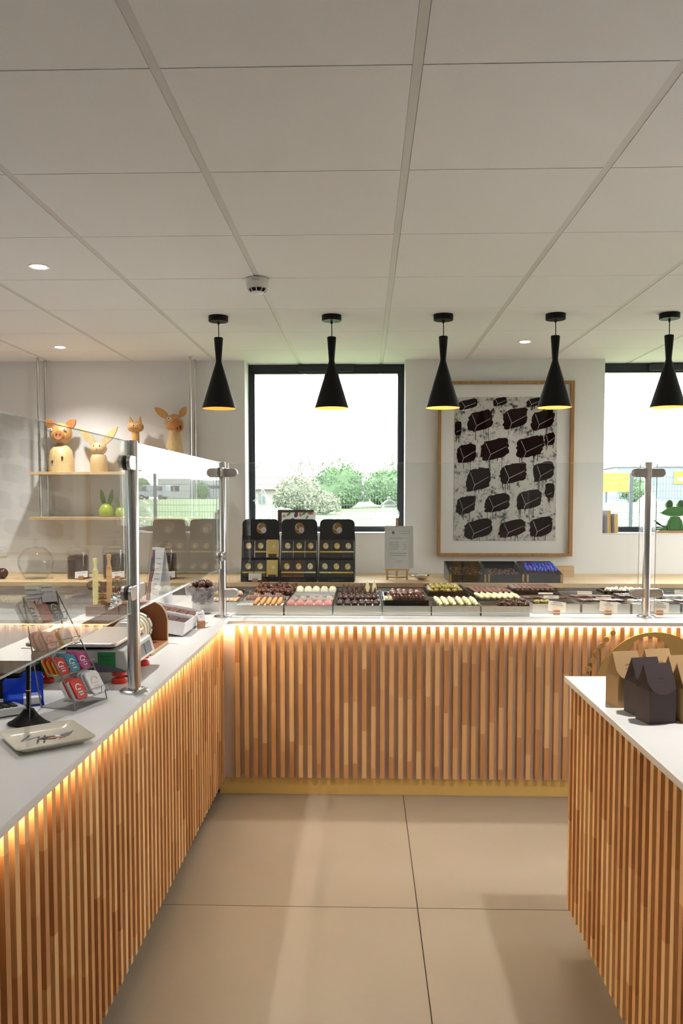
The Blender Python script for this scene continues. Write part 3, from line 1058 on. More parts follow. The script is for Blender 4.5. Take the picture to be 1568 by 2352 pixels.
MB().ball((-0.034, -0.085, 0.072), 0.008, 0.005, 0.012, 8, 6).obj('knot', 'darkwood', o)
MB().ball((0.036, -0.083, 0.098), 0.008, 0.006, 0.013, 8, 6).obj('knot', 'darkwood', o)

# rabbit
o = thing('carved_rabbit', 'carved pale wooden rabbit with long spread ears on the upper shelf', 'wooden animal', (fx(227), FY, S1))
MB().lathe([(0.0, 0), (0.057, 0), (0.060, 0.008), (0.060, 0.08), (0.056, 0.105), (0.046, 0.124), (0.0, 0.124)], 26).obj('body', 'carvedpale', o)
MB().ball((0, 0, 0.166), 0.058, 0.054, 0.046, 22, 14).obj('head', 'carvedpale', o)
for s in (-1, 1):
    leaf_ear(o, (s * 0.028, 0, 0.195), (s * 0.138, 0, 0.322), 0.056, 'carvedpale', 0.014)
    MB().ball((s * 0.021, -0.046, 0.184), 0.0055, 0.004, 0.0065, 8, 6).obj('eye', 'darkwood', o)
MB().ball((0.002, -0.054, 0.160), 0.004, 0.003, 0.003, 8, 6).obj('nose', 'darkwood', o)
MB().tube([(-0.008, -0.052, 0.148), (0.001, -0.054, 0.152), (0.010, -0.052, 0.148)], 0.001, 5).obj('mouth', 'darkwood', o)

# cat
o = thing('carved_cat', 'carved wooden cat with a smiling round head on a long neck on the upper shelf', 'wooden animal', (fx(312), FY, S1))
MB().lathe([(0.0, 0), (0.058, 0), (0.058, 0.03), (0.045, 0.09), (0.031, 0.16), (0.027, 0.22), (0.026, 0.30), (0.0, 0.30)], 24).obj('body', 'carved', o)
MB().ball((0, 0, 0.318), 0.059, 0.050, 0.040, 22, 14).obj('head', 'carved', o)
for s in (-1, 1):
    MB().prism([(s * 0.012, 0.352), (s * 0.038, 0.396), (s * 0.044, 0.336)], -0.008, 0.010).obj('ear', 'carved', o, bevel=0.003)
    eye(o, s * 0.024, 0.336, 0.0048, -0.043, False)
    for k in range(3):
        MB().tube([(s * 0.030, -0.043, 0.320 - k * 0.005), (s * 0.050, -0.030, 0.322 - k * 0.008)], 0.0006, 4).obj('whisker', 'eye', o)
MB().ball((0, -0.050, 0.326), 0.005, 0.003, 0.004, 8, 6).obj('nose', 'darkwood', o)
MB().tube([(-0.030, -0.043, 0.312), (-0.018, -0.049, 0.305), (-0.006, -0.051, 0.308), (0, -0.051, 0.315), (0.006, -0.051, 0.308), (0.018, -0.049, 0.305), (0.030, -0.043, 0.312)], 0.0013, 5).obj('mouth', 'darkwood', o)

# spotted donkey-like animal
o = thing('carved_donkey', 'tall carved wooden animal with big ears, dark spots and red-brown muzzle', 'wooden animal', (fx(401), FY, S1))
MB().lathe([(0.0, 0), (0.070, 0), (0.071, 0.04), (0.066, 0.12), (0.055, 0.20), (0.042, 0.27), (0.034, 0.31), (0.0, 0.312)], 26).obj('body', 'carvedpale', o)
MB().ball((0.0, 0, 0.345), 0.066, 0.060, 0.064, 22, 16).obj('head', 'carved', o)
mz = MB()
mz.tube([(0.02, -0.03, 0.338), (0.038, -0.06, 0.322), (0.052, -0.085, 0.308)], [0.040, 0.036, 0.033], 18)
mz.obj('muzzle', 'carvedred', o)
for s in (-1, 1):
    MB().ball((0.052 + s * 0.013, -0.114 + 0.028, 0.308), 0.008, 0.006, 0.014, 8, 6).obj('nostril', 'darkwood', o)
eye(o, -0.025, 0.372, 0.015, -0.056)
eye(o, 0.052, 0.370, 0.011, -0.040)
leaf_ear(o, (-0.045, 0, 0.385), (-0.138, 0, 0.455), 0.056, 'carved', 0.014)
leaf_ear(o, (0.045, 0, 0.392), (0.086, 0, 0.462), 0.050, 'carved', 0.014)
for (x, z, yy, rx, rz) in ((-0.045, 0.140, -0.043, 0.014, 0.022), (0.020, 0.128, -0.062, 0.011, 0.017), (0.04, 0.045, -0.058, 0.012, 0.016), (-0.02, 0.03, -0.068, 0.012, 0.015)):
    MB().ball((x, yy, z), rx, 0.008, rz, 10, 8).obj('spot', 'darkwood', o)

for px, sc, mm, nm in ((244, 1.0, 'greenfig', 'larger leaf-green ceramic rabbit with upright ears on the lower shelf'), (276, 0.72, 'limefig', 'smaller lime ceramic rabbit on the lower shelf')):
    o = thing('ceramic_rabbit', nm, 'figurine', (fx(px), FY, S2), 0, 'ceramic rabbits on the lower shelf')
    MB().lathe([(0.0, 0), (0.042 * sc, 0), (0.058 * sc, 0.022 * sc), (0.059 * sc, 0.045 * sc), (0.044 * sc, 0.078 * sc), (0.024 * sc, 0.096 * sc), (0.0, 0.102 * sc)], 26).obj('body', 'limefig', o)
    for s in (-1, 1):
        leaf_ear(o, (s * 0.020 * sc, 0, 0.088 * sc), (s * 0.040 * sc, 0, 0.196 * sc), 0.034 * sc, mm, 0.014 * sc)

# ================================================================== chocolate bar display stands on the ledge
def medallion(parent, x, z, y, a, b, m_oval, letters=False, mx=None):
    ov = MB().prism(ellipse(x, z, a, b, 28), y - 0.0012, y).obj('medallion', m_oval, parent)
    MB().prism(ellipse(x + a * 0.42, z - b * 0.30, a * 0.55, b * 0.52, 22), y - 0.0022, y - 0.0012).obj('medallion_disc', 'print_white', ov)
    cpts = arc(x - a * 0.28, z + b * 0.28, a * 0.52, 55, 290, 16, b * 0.56)
    ipts = arc(x - a * 0.20, z + b * 0.30, a * 0.44, 50, 295, 16, b * 0.50)
    MB().prism(cpts + ipts[::-1], y - 0.0019, y - 0.0012).obj('letter_c', 'print_white', ov)
    if letters:
        for k, (s, sz) in enumerate((('La', 0.010), ('Cabosse', 0.0075), ("d'OR", 0.010))):
            text('medallion_text', s, sz, 'inkgrey', ov, (x + a * 0.42, y - 0.0024, z - b * 0.18 - k * b * 0.22), align='CENTER')
    return ov


BW, BH, BT = 0.074, 0.132, 0.012


def make_bar(name, label, loc, rot, sleeve, oval, band, window=False, foot=None):
    b = thing(name, label, 'chocolate bar', loc, 0, 'chocolate bars in the black stands', rot)
    MB().box(-BW / 2, BW / 2, 0, BT, 0, BH).obj('sleeve', sleeve, b, bevel=0.0008)
    medallion(b, 0, BH * 0.68, 0.0, 0.0180, 0.0210, oval)
    MB().box(-BW / 2, BW / 2, -0.0008, 0.0, BH * 0.345, BH * 0.42).obj('band', band, b)
    if window:
        MB().box(-BW * 0.36, BW * 0.36, -0.0006, 0, 0.008, BH * 0.27).obj('window_cutout', 'choc', b)
    if foot:
        MB().box(-BW / 2 + 0.002, BW / 2 - 0.002, -0.0005, 0, 0.006, BH * 0.22).obj('foot_print', foot, b)
    return b


stand_spec = [(553, 640, R(3), 'the stand with a price card at its foot'), (642, 727, 0.0, 'the middle stand'), (730, 813, R(-2), 'the stand nearest the menu easel')]
tilt = R(-14)
for si, (p0, p1, rz, where) in enumerate(stand_spec):
    A, B = at_y(p0, 1335, 5.29), at_y(p1, 1335, 5.29)
    W = B.x - A.x - 0.004
    lab = ('black card display stand with a round gold logo, with a price card at its foot', 'black card display stand with a round gold logo, middle of the three', 'black card display stand with a round gold logo, nearest the menu easel')[si]
    st = thing('bar_stand', lab, 'display stand', ((A.x + B.x) / 2, 5.29, LZ), rz, 'black stands of chocolate bars on the ledge')
    # side cheeks
    side = [(0.0, 0.0), (0.17, 0.0), (0.17, 0.24), (0.14, 0.30), (0.118, 0.30), (0.100, 0.262), (0.062, 0.15), (0.0, 0.03)]
    for s in (-1, 1):
        MB().prism([(a, b) for a, b in side], s * W / 2 - 0.002, s * W / 2 + 0.002, 'YZ').obj('side_panel', 'standblack', st)
    MB().box(-W / 2, W / 2, -0.003, 0.0, 0.0, 0.034).obj('front_lip', 'standblack', st)
    MB().box(-W / 2 + 0.003, W / 2 - 0.003, 0.0, 0.17, 0.0, 0.004).obj('base', 'standblack', st)
    hd = MB().prism([(-W / 2, 0.262)] + arc(W / 2 - 0.03, 0.375, 0.03, 0, 90, 6)[0:0] + [(W / 2, 0.262)] + arc(W / 2 - 0.034, 0.372, 0.034, 0, 90, 6) + arc(-W / 2 + 0.034, 0.372, 0.034, 90, 180, 6), 0.118, 0.122)
    hd = hd.obj('header_panel', 'standblack', st)
    medallion(hd, 0.0 if si else 0.004, 0.345, 0.118, 0.0325, 0.0385, 'bronze', True)
    MB().box(-W / 2 + 0.003, W / 2 - 0.003, 0.060, 0.064, 0.02, 0.155).obj('step_riser', 'standblack', st)
    text('lip_print', "La Cabosse d'or", 0.016, 'inkgrey', st, (0, -0.0034, 0.010), align='CENTER')
    rows = [(0.074, 0.143, 'upper'), (0.014, 0.012, 'lower')]
    for ri, (yo, zo, rn) in enumerate(rows):
        for ci in range(3):
            sleeve, oval, band, win, foot = 'barblack', 'foilgold', 'foilgold', False, None
            if si == 0 and ci == 2:
                sleeve, win = 'bargold', True
            if si == 1 and ri == 1 and ci < 2:
                sleeve, foot = 'barbrown', 'orangebrown'
            if (si, ri, ci) in ((1, 0, 0), (1, 1, 2), (2, 0, 2), (2, 1, 0)):
                oval, band = 'foilpale', 'foilpale'
            if (si, ri, ci) == (0, 0, 0):
                band = 'barblack'
            cw = (W - 0.008) / 3
            off = Vector((-W / 2 + 0.004 + cw * (ci + 0.5), yo - 0.004 + 0.0, zo))
            mx = Matrix.Translation(st.location) @ Matrix.Rotation(rz, 4, 'Z')
            loc = mx @ off
            cn = ('left', 'centre', 'right')[ci]
            kind = {'barblack': 'black', 'bargold': 'gold', 'barbrown': 'brown'}[sleeve]
            make_bar('chocolate_bar', '%s chocolate bar, %s row %s, in %s' % (kind, rn, cn, where), loc, (tilt, 0, rz), sleeve, oval, band, win, foot)


# ---- small card holders: a wooden block with a tilted printed card
def price_card(loc, rz, w, h, lines, label, block=True, tiltx=R(-22), blk=(0.034, 0.022, 0.026), shear=0.0, m='cream', group='price cards among the chocolates'):
    o = thing('price_card', label, 'price card', loc, rz, group)
    z0 = 0.0
    if block:
        b = MB().box(-blk[0] / 2, blk[0] / 2, -blk[1] / 2, blk[1] / 2, 0, blk[2])
        b.obj('wood_block', 'block', o, bevel=0.0015)
        z0 = blk[2] * 0.55
    c = MB().box(-w / 2, w / 2, 0, 0.0008, 0, h).obj('card', m, o, (0, 0 if block else 0, z0), (tiltx, shear, 0))
    for k, (s, sz, zz) in enumerate(lines):
        text('print', s, sz, 'inkgrey', c, (0, -0.0006, zz), align='CENTER')
    return o


p = at_y(586, 1336, 5.275)
price_card((p.x, 5.262, LZ), R(2), 0.083, 0.044, (('ASSORTIMENT CARRES   5,50', 0.006, 0.032), ('TABLETTES NOIR LAIT   5,90', 0.006, 0.021), ('TABLETTES FOURREES   6,50', 0.006, 0.010)),
           'white price card on a brown block at the foot of the bar stand', tiltx=R(-12), m='paper')

# ---- menu sheet on a small easel
e = at_y(911, 1330, 5.50)
ez = thing('table_easel', 'small wooden table easel holding the menu sheet on the ledge', 'easel', (e.x, 5.46, LZ))
SC_ = 5.46 / FPX
for s in (-1, 1):
    MB().box(s * 0.066 - 0.007, s * 0.066 + 0.007, 0.0, 0.012, 0.0, 0.062).obj('leg', 'oak', ez)
MB().box(-0.080, 0.080, -0.022, 0.012, 0.062, 0.076).obj('rest_bar', 'oak', ez, bevel=0.001)
MB().box(-0.066, 0.066, 0.0, 0.010, 0.010, 0.020).obj('cross_bar', 'oak', ez)
MB().box(-0.008, 0.008, 0.056, 0.066, 0.0, 0.41, Matrix.Rotation(R(2), 4, 'X')).obj('back_post', 'oakdark', ez)
mn = thing('menu_sheet', 'white printed price list in a clear sleeve standing on the small easel', 'menu', (e.x + 0.012, 5.455, LZ + 0.077), 0, rot=(R(-10), 0, R(-1)))
MB().box(-0.095, 0.095, 0, 0.001, 0, 0.285).obj('paper', 'paper', mn)
MB().box(-0.098, 0.098, -0.0016, -0.0006, -0.001, 0.288).obj('clear_sleeve', 'jar', mn, smooth=False)
ov = MB().prism(ellipse(-0.038, 0.240, 0.009, 0.011, 20), -0.0005, 0).obj('emblem', 'bronze', mn)
L_menu = [(0.003, 0.248, "LA CABOSSE D'OR", 0.0085), (0.008, 0.232, 'TARIFS BALLOTINS', 0.0075), (-0.066, 0.200, 'LES BALLOTINS MAISON', 0.0085), (0.030, 0.200, 'Prix TTC', 0.007),
          (-0.064, 0.172, 'BALLOTIN 150gr', 0.0088), (0.032, 0.172, '11,50', 0.0075), (-0.064, 0.157, 'BALLOTIN 250gr', 0.0088), (0.032, 0.157, '18,50', 0.0075),
          (-0.064, 0.142, 'BALLOTIN 375gr', 0.0088), (0.032, 0.142, '26,00', 0.0075), (-0.064, 0.127, 'BALLOTIN 1kg', 0.0088), (0.032, 0.127, '66,00', 0.0075),
          (-0.062, 0.098, 'REGLETTES DU CHOCOLATIER', 0.0078), (0.034, 0.098, '8,50', 0.0075), (-0.062, 0.083, 'CORNETS DE NOISETTES', 0.0085), (0.034, 0.083, '6,00', 0.0075),
          (-0.026, 0.047, "La Cabosse d'Or", 0.008), (-0.020, 0.035, 'chocolaterie', 0.007)]
for x, z, s, sz in L_menu:
    text('menu_line', s, sz, 'inkgrey', mn, (x, -0.0004, z))

# ---- metal scoop
p = at_y(965, 1330, 5.42)
so = thing('metal_scoop', 'small steel scoop lying on the ledge beside the easel', 'scoop', (p.x, 5.42, LZ + 0.001), R(25))
sm = MB()
vs, fs = [], []
n = 10
for j, (x, r) in enumerate(((-0.05, 0.006), (-0.03, 0.026), (0.0, 0.034), (0.03, 0.034), (0.052, 0.026))):
    for k in range(n + 1):
        t = R(-95 + 190 * k / n)
        for rr in (r,):
            vs.append((x, rr * math.sin(t), 0.036 - rr * math.cos(t)))
for j in range(4):
    for k in range(n):
        a = j * (n + 1) + k
        fs.append((a, a + 1, a + n + 2, a + n + 1))
sm.add(vs, fs)
sc_o = sm.obj('bowl', 'chrome', so)
sl = sc_o.modifiers.new('thickness', 'SOLIDIFY')
sl.thickness = 0.0015
MB().tube([(-0.05, 0, 0.030), (-0.060, 0, 0.033), (-0.068, 0.0, 0.034)], [0.005, 0.006, 0.007], 10).obj('handle', 'chrome', so)

# ---- three dark sloping bins on the ledge, with nuts and blue pearls
bins = [(1031, 1117, 'dark nut bin nearest the scoop, with chopped cocoa', 'dark bin'), (1119, 1204, 'dark bin of chocolate beans, middle of three', 'dark bin'), (1208, 1292, 'dark bin of shiny blue sweets beside the wooden board', 'dark bin')]
bin_roots = []
for bi, (p0, p1, lab, cat) in enumerate(bins):
    A, B = at_y(p0, 1334, 5.28), at_y(p1, 1334, 5.28)
    W = B.x - A.x - 0.006
    o = thing('sloping_bin', lab, 'bin', ((A.x + B.x) / 2, 5.275, LZ), 0, 'dark wooden bins on the ledge')
    D, HF, HB = 0.36, 0.056, 0.112
    sp = [(0, 0), (D, 0), (D, HB), (0.0, HF)]
    for s in (-1, 1):
        MB().prism(sp, s * W / 2 - 0.003, s * W / 2 + 0.003, 'YZ').obj('side_panel', 'blackplastic', o)
        MB().box(s * (W / 2 - 0.006) - 0.006, s * (W / 2 - 0.006) + 0.006, -0.0015, 0.0, 0.004, HF).obj('gold_edge', 'bookgold', o)
    MB().box(-W / 2 + 0.003, W / 2 - 0.003, 0.0, 0.005, 0, HF - 0.004).obj('front_panel', 'blackplastic', o)
    MB().box(-W / 2 + 0.003, W / 2 - 0.003, D - 0.006, D, 0, HB).obj('back_panel', 'blackplastic', o)
    MB().box(-W / 2 + 0.003, W / 2 - 0.003, 0.005, D - 0.006, 0.0, 0.006).obj('bottom_panel', 'blackplastic', o)
    bin_roots.append((o, W, D))
for bi in (0, 1):
    o, W, D = bin_roots[bi]
    mb = MB()
    rnd = random.Random(40 + bi)
    for k in range(170 if bi == 0 else 120):
        x, y = rnd.uniform(-W / 2 + 0.02, W / 2 - 0.02), rnd.uniform(0.02, D * 0.75)
        r = rnd.uniform(0.006, 0.009)
        zz = 0.048 + y * 0.11 + rnd.uniform(-0.004, 0.006) if bi == 0 else 0.046 + y * 0.06 + rnd.uniform(-0.003, 0.005)
        mb.ball((x, y, zz), r, r * 0.8, r * (0.6 if bi == 0 else 0.8), 7, 5, 0.3, k)
    mb.box(-W / 2 + 0.012, W / 2 - 0.012, 0.014, D * 0.8, 0.007, 0.046)
    f = mb.obj('cocoa_nibs' if bi == 0 else 'chocolate_beans', 'milk' if bi else 'choc', None, tuple(o.location))
    tag(f, ('heap of chopped cocoa filling the bin nearest the scoop', 'heap of small glossy chocolate beans filling the middle bin')[bi], 'chocolate', kind='stuff')
o, W, D = bin_roots[2]
pm = MB().ball((0, 0, 0), 0.0105, seg=10, rings=7).mesh('sugar_pearl')
pm2 = MB().ball((0, 0, 0), 0.0105, seg=10, rings=7).mesh('sugar_pearl')
pm.materials.append(M['blueball'])
pm2.materials.append(M['violetball'])
rnd = random.Random(5)
for j in range(7):
    for i in range(9):
        viol = rnd.random() < 0.1
        x = -W / 2 + 0.022 + i * (W - 0.044) / 8 + rnd.uniform(-0.002, 0.002) + (0.006 if j % 2 else 0)
        x = min(x, W / 2 - 0.018)
        y = 0.10 + j * 0.021
        q = place('sugar_pearl', pm2 if viol else pm, None, None, (o.location.x + x, o.location.y + y, LZ + 0.044 + y * 0.26 + rnd.uniform(0, 0.004)))
        tag(q, 'shiny violet sugar pearl among the blue ones in the bin' if viol else 'shiny blue sugar pearl in the bin beside the wooden board', 'sweet', 'violet pearls in the dark bin' if viol else 'blue pearls in the dark bin')
mb = MB()
mb.prism([(0.008, 0.008), (0.30, 0.008), (0.30, 0.110), (0.24, 0.094), (0.10, 0.058), (0.075, 0.044), (0.008, 0.044)], -W / 2 + 0.006, W / 2 - 0.006, 'YZ')
tag(mb.obj('pearl_bed', 'choc', None, tuple(o.location)), 'chocolate bedding under the blue pearls in the bin', 'chocolate', kind='stuff')
p = at_y(1303, 1320, 5.62)
wb_ = MB().prism(rrect(-0.1, 0.055, 0.0, 0.080, 0.012), 0, 0.02).obj('wooden_board', 'oak', None, (p.x, 5.66, LZ))
tag(wb_, 'pale wooden board standing behind the bin of blue sweets', 'board')

# ================================================================== trays and chocolates
TW, TD, TH = 0.252, 0.204, 0.052
TPITCH, RPITCH = 0.2598, 0.209


def tray_mesh():
    t = 0.002
    mb = MB()
    mb.box(-TW / 2, TW / 2, 0, t, 0, TH).box(-TW / 2, TW / 2, TD - t, TD, 0, TH)
    mb.box(-TW / 2, -TW / 2 + t, t, TD - t, 0, TH).box(TW / 2 - t, TW / 2, t, TD - t, 0, TH)
    mb.box(-TW / 2 + t, TW / 2 - t, t, TD - t, 0, 0.002)
    return mb.mesh('tray_shell', False)


TRAY = tray_mesh()
INS_METAL = MB().box(-TW / 2 + 0.003, TW / 2 - 0.003, 0.003, TD - 0.003, 0.002, 0.041).mesh('tray_insert')
INS_BLACK = MB().box(-TW / 2 + 0.003, TW / 2 - 0.003, 0.003, TD - 0.003, 0.002, 0.041).mesh('tray_insert')
RIMM = MB()
for (x0, x1, y0, y1) in ((-TW / 2 - 0.001, TW / 2 + 0.001, -0.001, 0.003), (-TW / 2 - 0.001, TW / 2 + 0.001, TD - 0.003, TD + 0.001), (-TW / 2 - 0.001, -TW / 2 + 0.003, 0.003, TD - 0.003), (TW / 2 - 0.003, TW / 2 + 0.001, 0.003, TD - 0.003)):
    RIMM.box(x0, x1, y0, y1, TH, TH + 0.0016)
RIMM = RIMM.mesh('rolled_rim', False)
COLN = ('tray column next to the corner post', 'second tray column', 'third tray column', 'fourth tray column', 'fifth tray column', 'sixth tray column',
        'column behind the first card block', 'column behind the second card block', 'column behind the right steel post', 'last column at the picture edge')
ROWN = ('front', 'second', 'third', 'rear')


def colx(c):
    return (-0.687 + TPITCH * c + TW / 2 + 0.002) if c < 6 else (0.902 + 0.2655 * (c - 6) + TW / 2)


def coly(c, r):
    return (4.425 if c < 0 else 4.297 if c < 6 else 4.40) + RPITCH * r


def tray(c, r, black=True, z=0.0, level=0.0):
    x, y = colx(c), coly(c, r)
    o = thing('display_tray', 'aluminium display tray, %s row, %s' % (ROWN[r], COLN[c] if c >= 0 else 'column left of the corner post'), 'tray', (x, y, TOPZ + z), 0, 'aluminium trays on the worktop')
    place('tray_shell', TRAY, 'traymetal', o)
    place('rolled_rim', RIMM, 'chrome', o)
    place('tray_insert', INS_BLACK if black else INS_METAL, 'blackplastic' if black else 'traymetal', o)
    return o


for c in range(-1, 10):
    for r in range(4):
        if (c >= 6 or c < 0) and r == 3:
            continue
        tray(c, r, black=not (c == 1 or (c == 0 and r < 2)))
# a further row of trays left of the corner post
FL = TOPZ + 0.0415              # level on which the chocolates lie

# ---- shapes (shared meshes)
def ridged_fan(w, d, h, ridges=6, n=18, m=10):
    vs, fs = [], []
    for j in range(m + 1):
        v = j / m
        for i in range(n + 1):
            u = i / n
            t = (u - 0.5) * 2
            prof = max(0.0, 1 - t * t) ** 0.5
            rid = 1 + 0.10 * math.cos(u * ridges * 2 * math.pi)
            half = d / 2 * (0.55 + 0.45 * prof)
            ang = math.pi * v
            vs.append((t * w / 2, -half * math.cos(ang), h * math.sin(ang) * (0.25 + 0.75 * prof) * rid))
    for j in range(m):
        for i in range(n):
            a = j * (n + 1) + i
            fs.append((a, a + 1, a + n + 2, a + n + 1))
    mb = MB().add(vs, fs)
    mb.f.append(list(range(0, n + 1)) + [m * (n + 1) + i for i in range(n, -1, -1)])
    return mb


def roll(L, r, rid=5, amp=0.10, seg=12, n=22):
    pts, rr = [], []
    for i in range(n + 1):
        t = i / n
        e = max(0.12, math.sin(math.pi * min(1, max(0, 0.06 + t * 0.88)))) ** 0.35
        pts.append((0, -L / 2 + L * t, r))
        rr.append(r * e * (1 + amp * math.cos(t * rid * 2 * math.pi)))
    return MB().tube(pts, rr, seg)


def cluster(n, R0, r, seed, flat=0.7):
    rnd = random.Random(seed)
    mb = MB()
    for k in range(n):
        t = rnd.uniform(0, 2 * math.pi)
        q = R0 * rnd.random() ** 0.5
        mb.ball((q * math.cos(t), q * math.sin(t), r * 0.9 + rnd.random() * R0 * flat), r * rnd.uniform(0.7, 1.1), r * rnd.uniform(0.7, 1.1), r * rnd.uniform(0.7, 1.1), 8, 6, 0.35, seed + k)
    return mb


def dome(r, h, nut=True):
    mb = MB().ball((0, 0, h * 0.42), r, r, h * 0.58, 14, 9)
    if nut:
        mb.ball((0, 0, h * 0.95), r * 0.45, r * 0.35, h * 0.22, 8, 6)
    return mb


def tooth(w, h):
    mb = MB()
    mb.tube([(0, 0, 0), (0, -0.002, h * 0.4), (0, 0.002, h * 0.75), (0, 0.006, h)], [w * 0.5, w * 0.46, w * 0.30, w * 0.05], 9)
    mb.ball((0, -w * 0.15, h * 0.14), w * 0.6, w * 0.6, h * 0.16, 9, 6)
    return mb


def tablet(w, d, h, ridges=0):
    mb = MB().box(-w / 2, w / 2, -d / 2, d / 2, 0, h)
    for k in range(ridges):
        x = -w / 2 + w * (k + 0.5) / ridges
        mb.box(x - w * 0.06, x + w * 0.06, -d / 2, d / 2, h, h + 0.0015)
    return mb


def claw(w, d, h):
    """Broad scalloped bark with fingers at the front edge."""
    mb = ridged_fan(w, d, h, 4)
    for k in range(4):
        x = -w * 0.34 + k * w * 0.225
        mb.ball((x, -d * 0.50, h * 0.25), w * 0.10, d * 0.16, h * 0.22, 8, 6)
    return mb


def mk(mb, name, m):
    me = mb.mesh(name)
    me.materials.append(M[m])
    return me


SH = {
    'finger_biscuit': [mk(roll(0.072, 0.013, 6, 0.07), 'finger_biscuit', 'biscuit')],
    'chocolate_bark': [mk(claw(0.056, 0.062, 0.036), 'chocolate_bark', 'mauve')],
    'nut_cluster': [mk(cluster(11, 0.019, 0.011, s, 1.6), 'nut_cluster', 'milk') for s in (1, 2, 3)],
    'pink_fan': [mk(ridged_fan(0.047, 0.066, 0.030, 5), 'pink_fan', 'pink')],
    'cream_fan': [mk(ridged_fan(0.047, 0.072, 0.030, 6), 'cream_fan', 'ivory')],
    'nut_dome': [mk(dome(0.0175, 0.026), 'nut_dome', 'choc')],
    'chocolate_pear': [mk(MB().ball((0, 0, 0.016), 0.016, 0.022, 0.016, 12, 8).ball((0, 0.010, 0.030), 0.009, 0.011, 0.012, 9, 7), 'chocolate_pear', 'choc')],
    'chocolate_shell': [mk(tooth(0.024, 0.058), 'chocolate_shell', 'choc')],
    'white_leaf': [mk(MB().prism([(-0.010, 0), (0.010, 0), (0.014, 0.03), (0.008, 0.055), (0.0, 0.072), (-0.010, 0.05), (-0.014, 0.03)], -0.003, 0.003), 'white_leaf', 'whitechoc')],
    'truffle': [mk(MB().ball((0, 0, 0.016), 0.017, 0.019, 0.015, 12, 8, 0.35, s), 'truffle', 'milk') for s in (1.3, 4.4, 8.1)],
    'chocolate_stick': [mk(MB().ball((0, 0, 0.020), 0.009, 0.018, 0.026, 10, 8, 0.2, s), 'chocolate_stick', 'choc') for s in (2.2, 5.5)],
    'white_almond': [mk(MB().ball((0, 0, 0.018), 0.010, 0.014, 0.020, 10, 8, 0.1, 3.3), 'white_almond', 'whitechoc')],
    'cream_roll': [mk(roll(0.080, 0.0145, 4, 0.10), 'cream_roll', 'whitechoc')],
    'smooth_roll': [mk(roll(0.074, 0.0135, 2, 0.05), 'smooth_roll', 'whitechoc')],
    'mauve_dome': [mk(dome(0.021, 0.020, False), 'mauve_dome', 'mauve')],
    'pistachio_nugget': [mk(MB().ball((0, 0, 0.014), 0.018, 0.017, 0.013, 10, 7, 0.3, s), 'pistachio_nugget', 'pistachio') for s in (0.4, 3.7)],
    'praline_bar': [mk(roll(0.070, 0.012, 7, 0.10), 'praline_bar', 'milk')],
    'rocher': [mk(cluster(9, 0.016, 0.010, s, 0.9), 'rocher', 'choc') for s in (11, 12)],
    'chocolate_square': [mk(tablet(0.034, 0.066, 0.010), 'chocolate_square', 'mauve'), mk(tablet(0.034, 0.066, 0.010), 'chocolate_square', 'choc')],
    'white_square': [mk(tablet(0.036, 0.060, 0.010), 'white_square', 'ivory')],
    'lattice_square': [mk(tablet(0.036, 0.036, 0.012, 3), 'lattice_square', 'choc')],
    'cocoa_slice': [mk(ridged_fan(0.034, 0.10, 0.022, 3), 'cocoa_slice', 'milk')],
    'cream_crumble': [mk(cluster(10, 0.022, 0.011, s, 0.6), 'cream_crumble', 'ivory') for s in (21, 22)],
    'candy': [mk(MB().ball((0, 0, 0.011), 0.011, 0.011, 0.010, 9, 6, 0.2, 2.0), 'candy', mm) for mm in ('yellow', 'peach', 'pink', 'ivory')],
    'yellow_ball': [mk(MB().ball((0, 0, 0.017), 0.018, seg=12, rings=8), 'yellow_ball', 'yellow')],
    'peach_ball': [mk(MB().ball((0, 0, 0.017), 0.018, seg=12, rings=8), 'peach_ball', 'peach')],
}
stripe_m, snt, sb_ = _new('striped_fan_icing')
tcs = snt.nodes.new('ShaderNodeTexCoord')
wv = snt.nodes.new('ShaderNodeTexWave')
wv.inputs['Scale'].default_value = 55
wv.bands_direction = 'Y'
crs = snt.nodes.new('ShaderNodeValToRGB')
crs.color_ramp.elements[0].position, crs.color_ramp.elements[0].color = 0.45, _rgb(srgb(96, 60, 52))
crs.color_ramp.elements[1].position, crs.color_ramp.elements[1].color = 0.62, _rgb(srgb(232, 216, 204))
snt.links.new(tcs.outputs['Object'], wv.inputs['Vector'])
snt.links.new(wv.outputs['Fac'], crs.inputs[0])
snt.links.new(crs.outputs[0], sb_.inputs['Base Color'])
M['stripe'] = stripe_m
SH['striped_fan'] = [mk(ridged_fan(0.047, 0.066, 0.030, 5), 'striped_fan', 'stripe')]


def sweet(kind, loc, rz, label, group, rx=0.0, v=None, rnd=random):
    ms = SH[kind]
    me = ms[v % len(ms)] if v is not None else rnd.choice(ms)
    o = place(kind, me, None, None, loc, (rx, 0, rz))
    return tag(o, label, 'chocolate', group)


def fill(kind, c, r, n, label, x0=0.1, x1=0.9, yy=0.5, rz=0.0, rows=1, dy=0.08, jit=0.003, z=0.0, rx=0.0, seed=None, stack=0):
    rnd = random.Random((c + 3) * 17 + r + (seed or 0))
    grp = label
    ORD = ('first', 'second', 'third', 'fourth', 'fifth', 'sixth', 'seventh', 'eighth')
    for k in range(rows):
        for i in range(n):
            f = x0 + (x1 - x0) * (i / max(1, n - 1))
            x = colx(c) - TW / 2 + TW * f + rnd.uniform(-jit, jit)
            y = coly(c, r) + TD * yy + k * dy + rnd.uniform(-jit, jit)
            lab = label + ', ' + ORD[i] + ' from the left' if rows == 1 and seed is None else label
            sweet(kind, (x, y, FL + z), rz + rnd.uniform(-0.08, 0.08), lab, grp, rx, v=i + k, rnd=rnd)


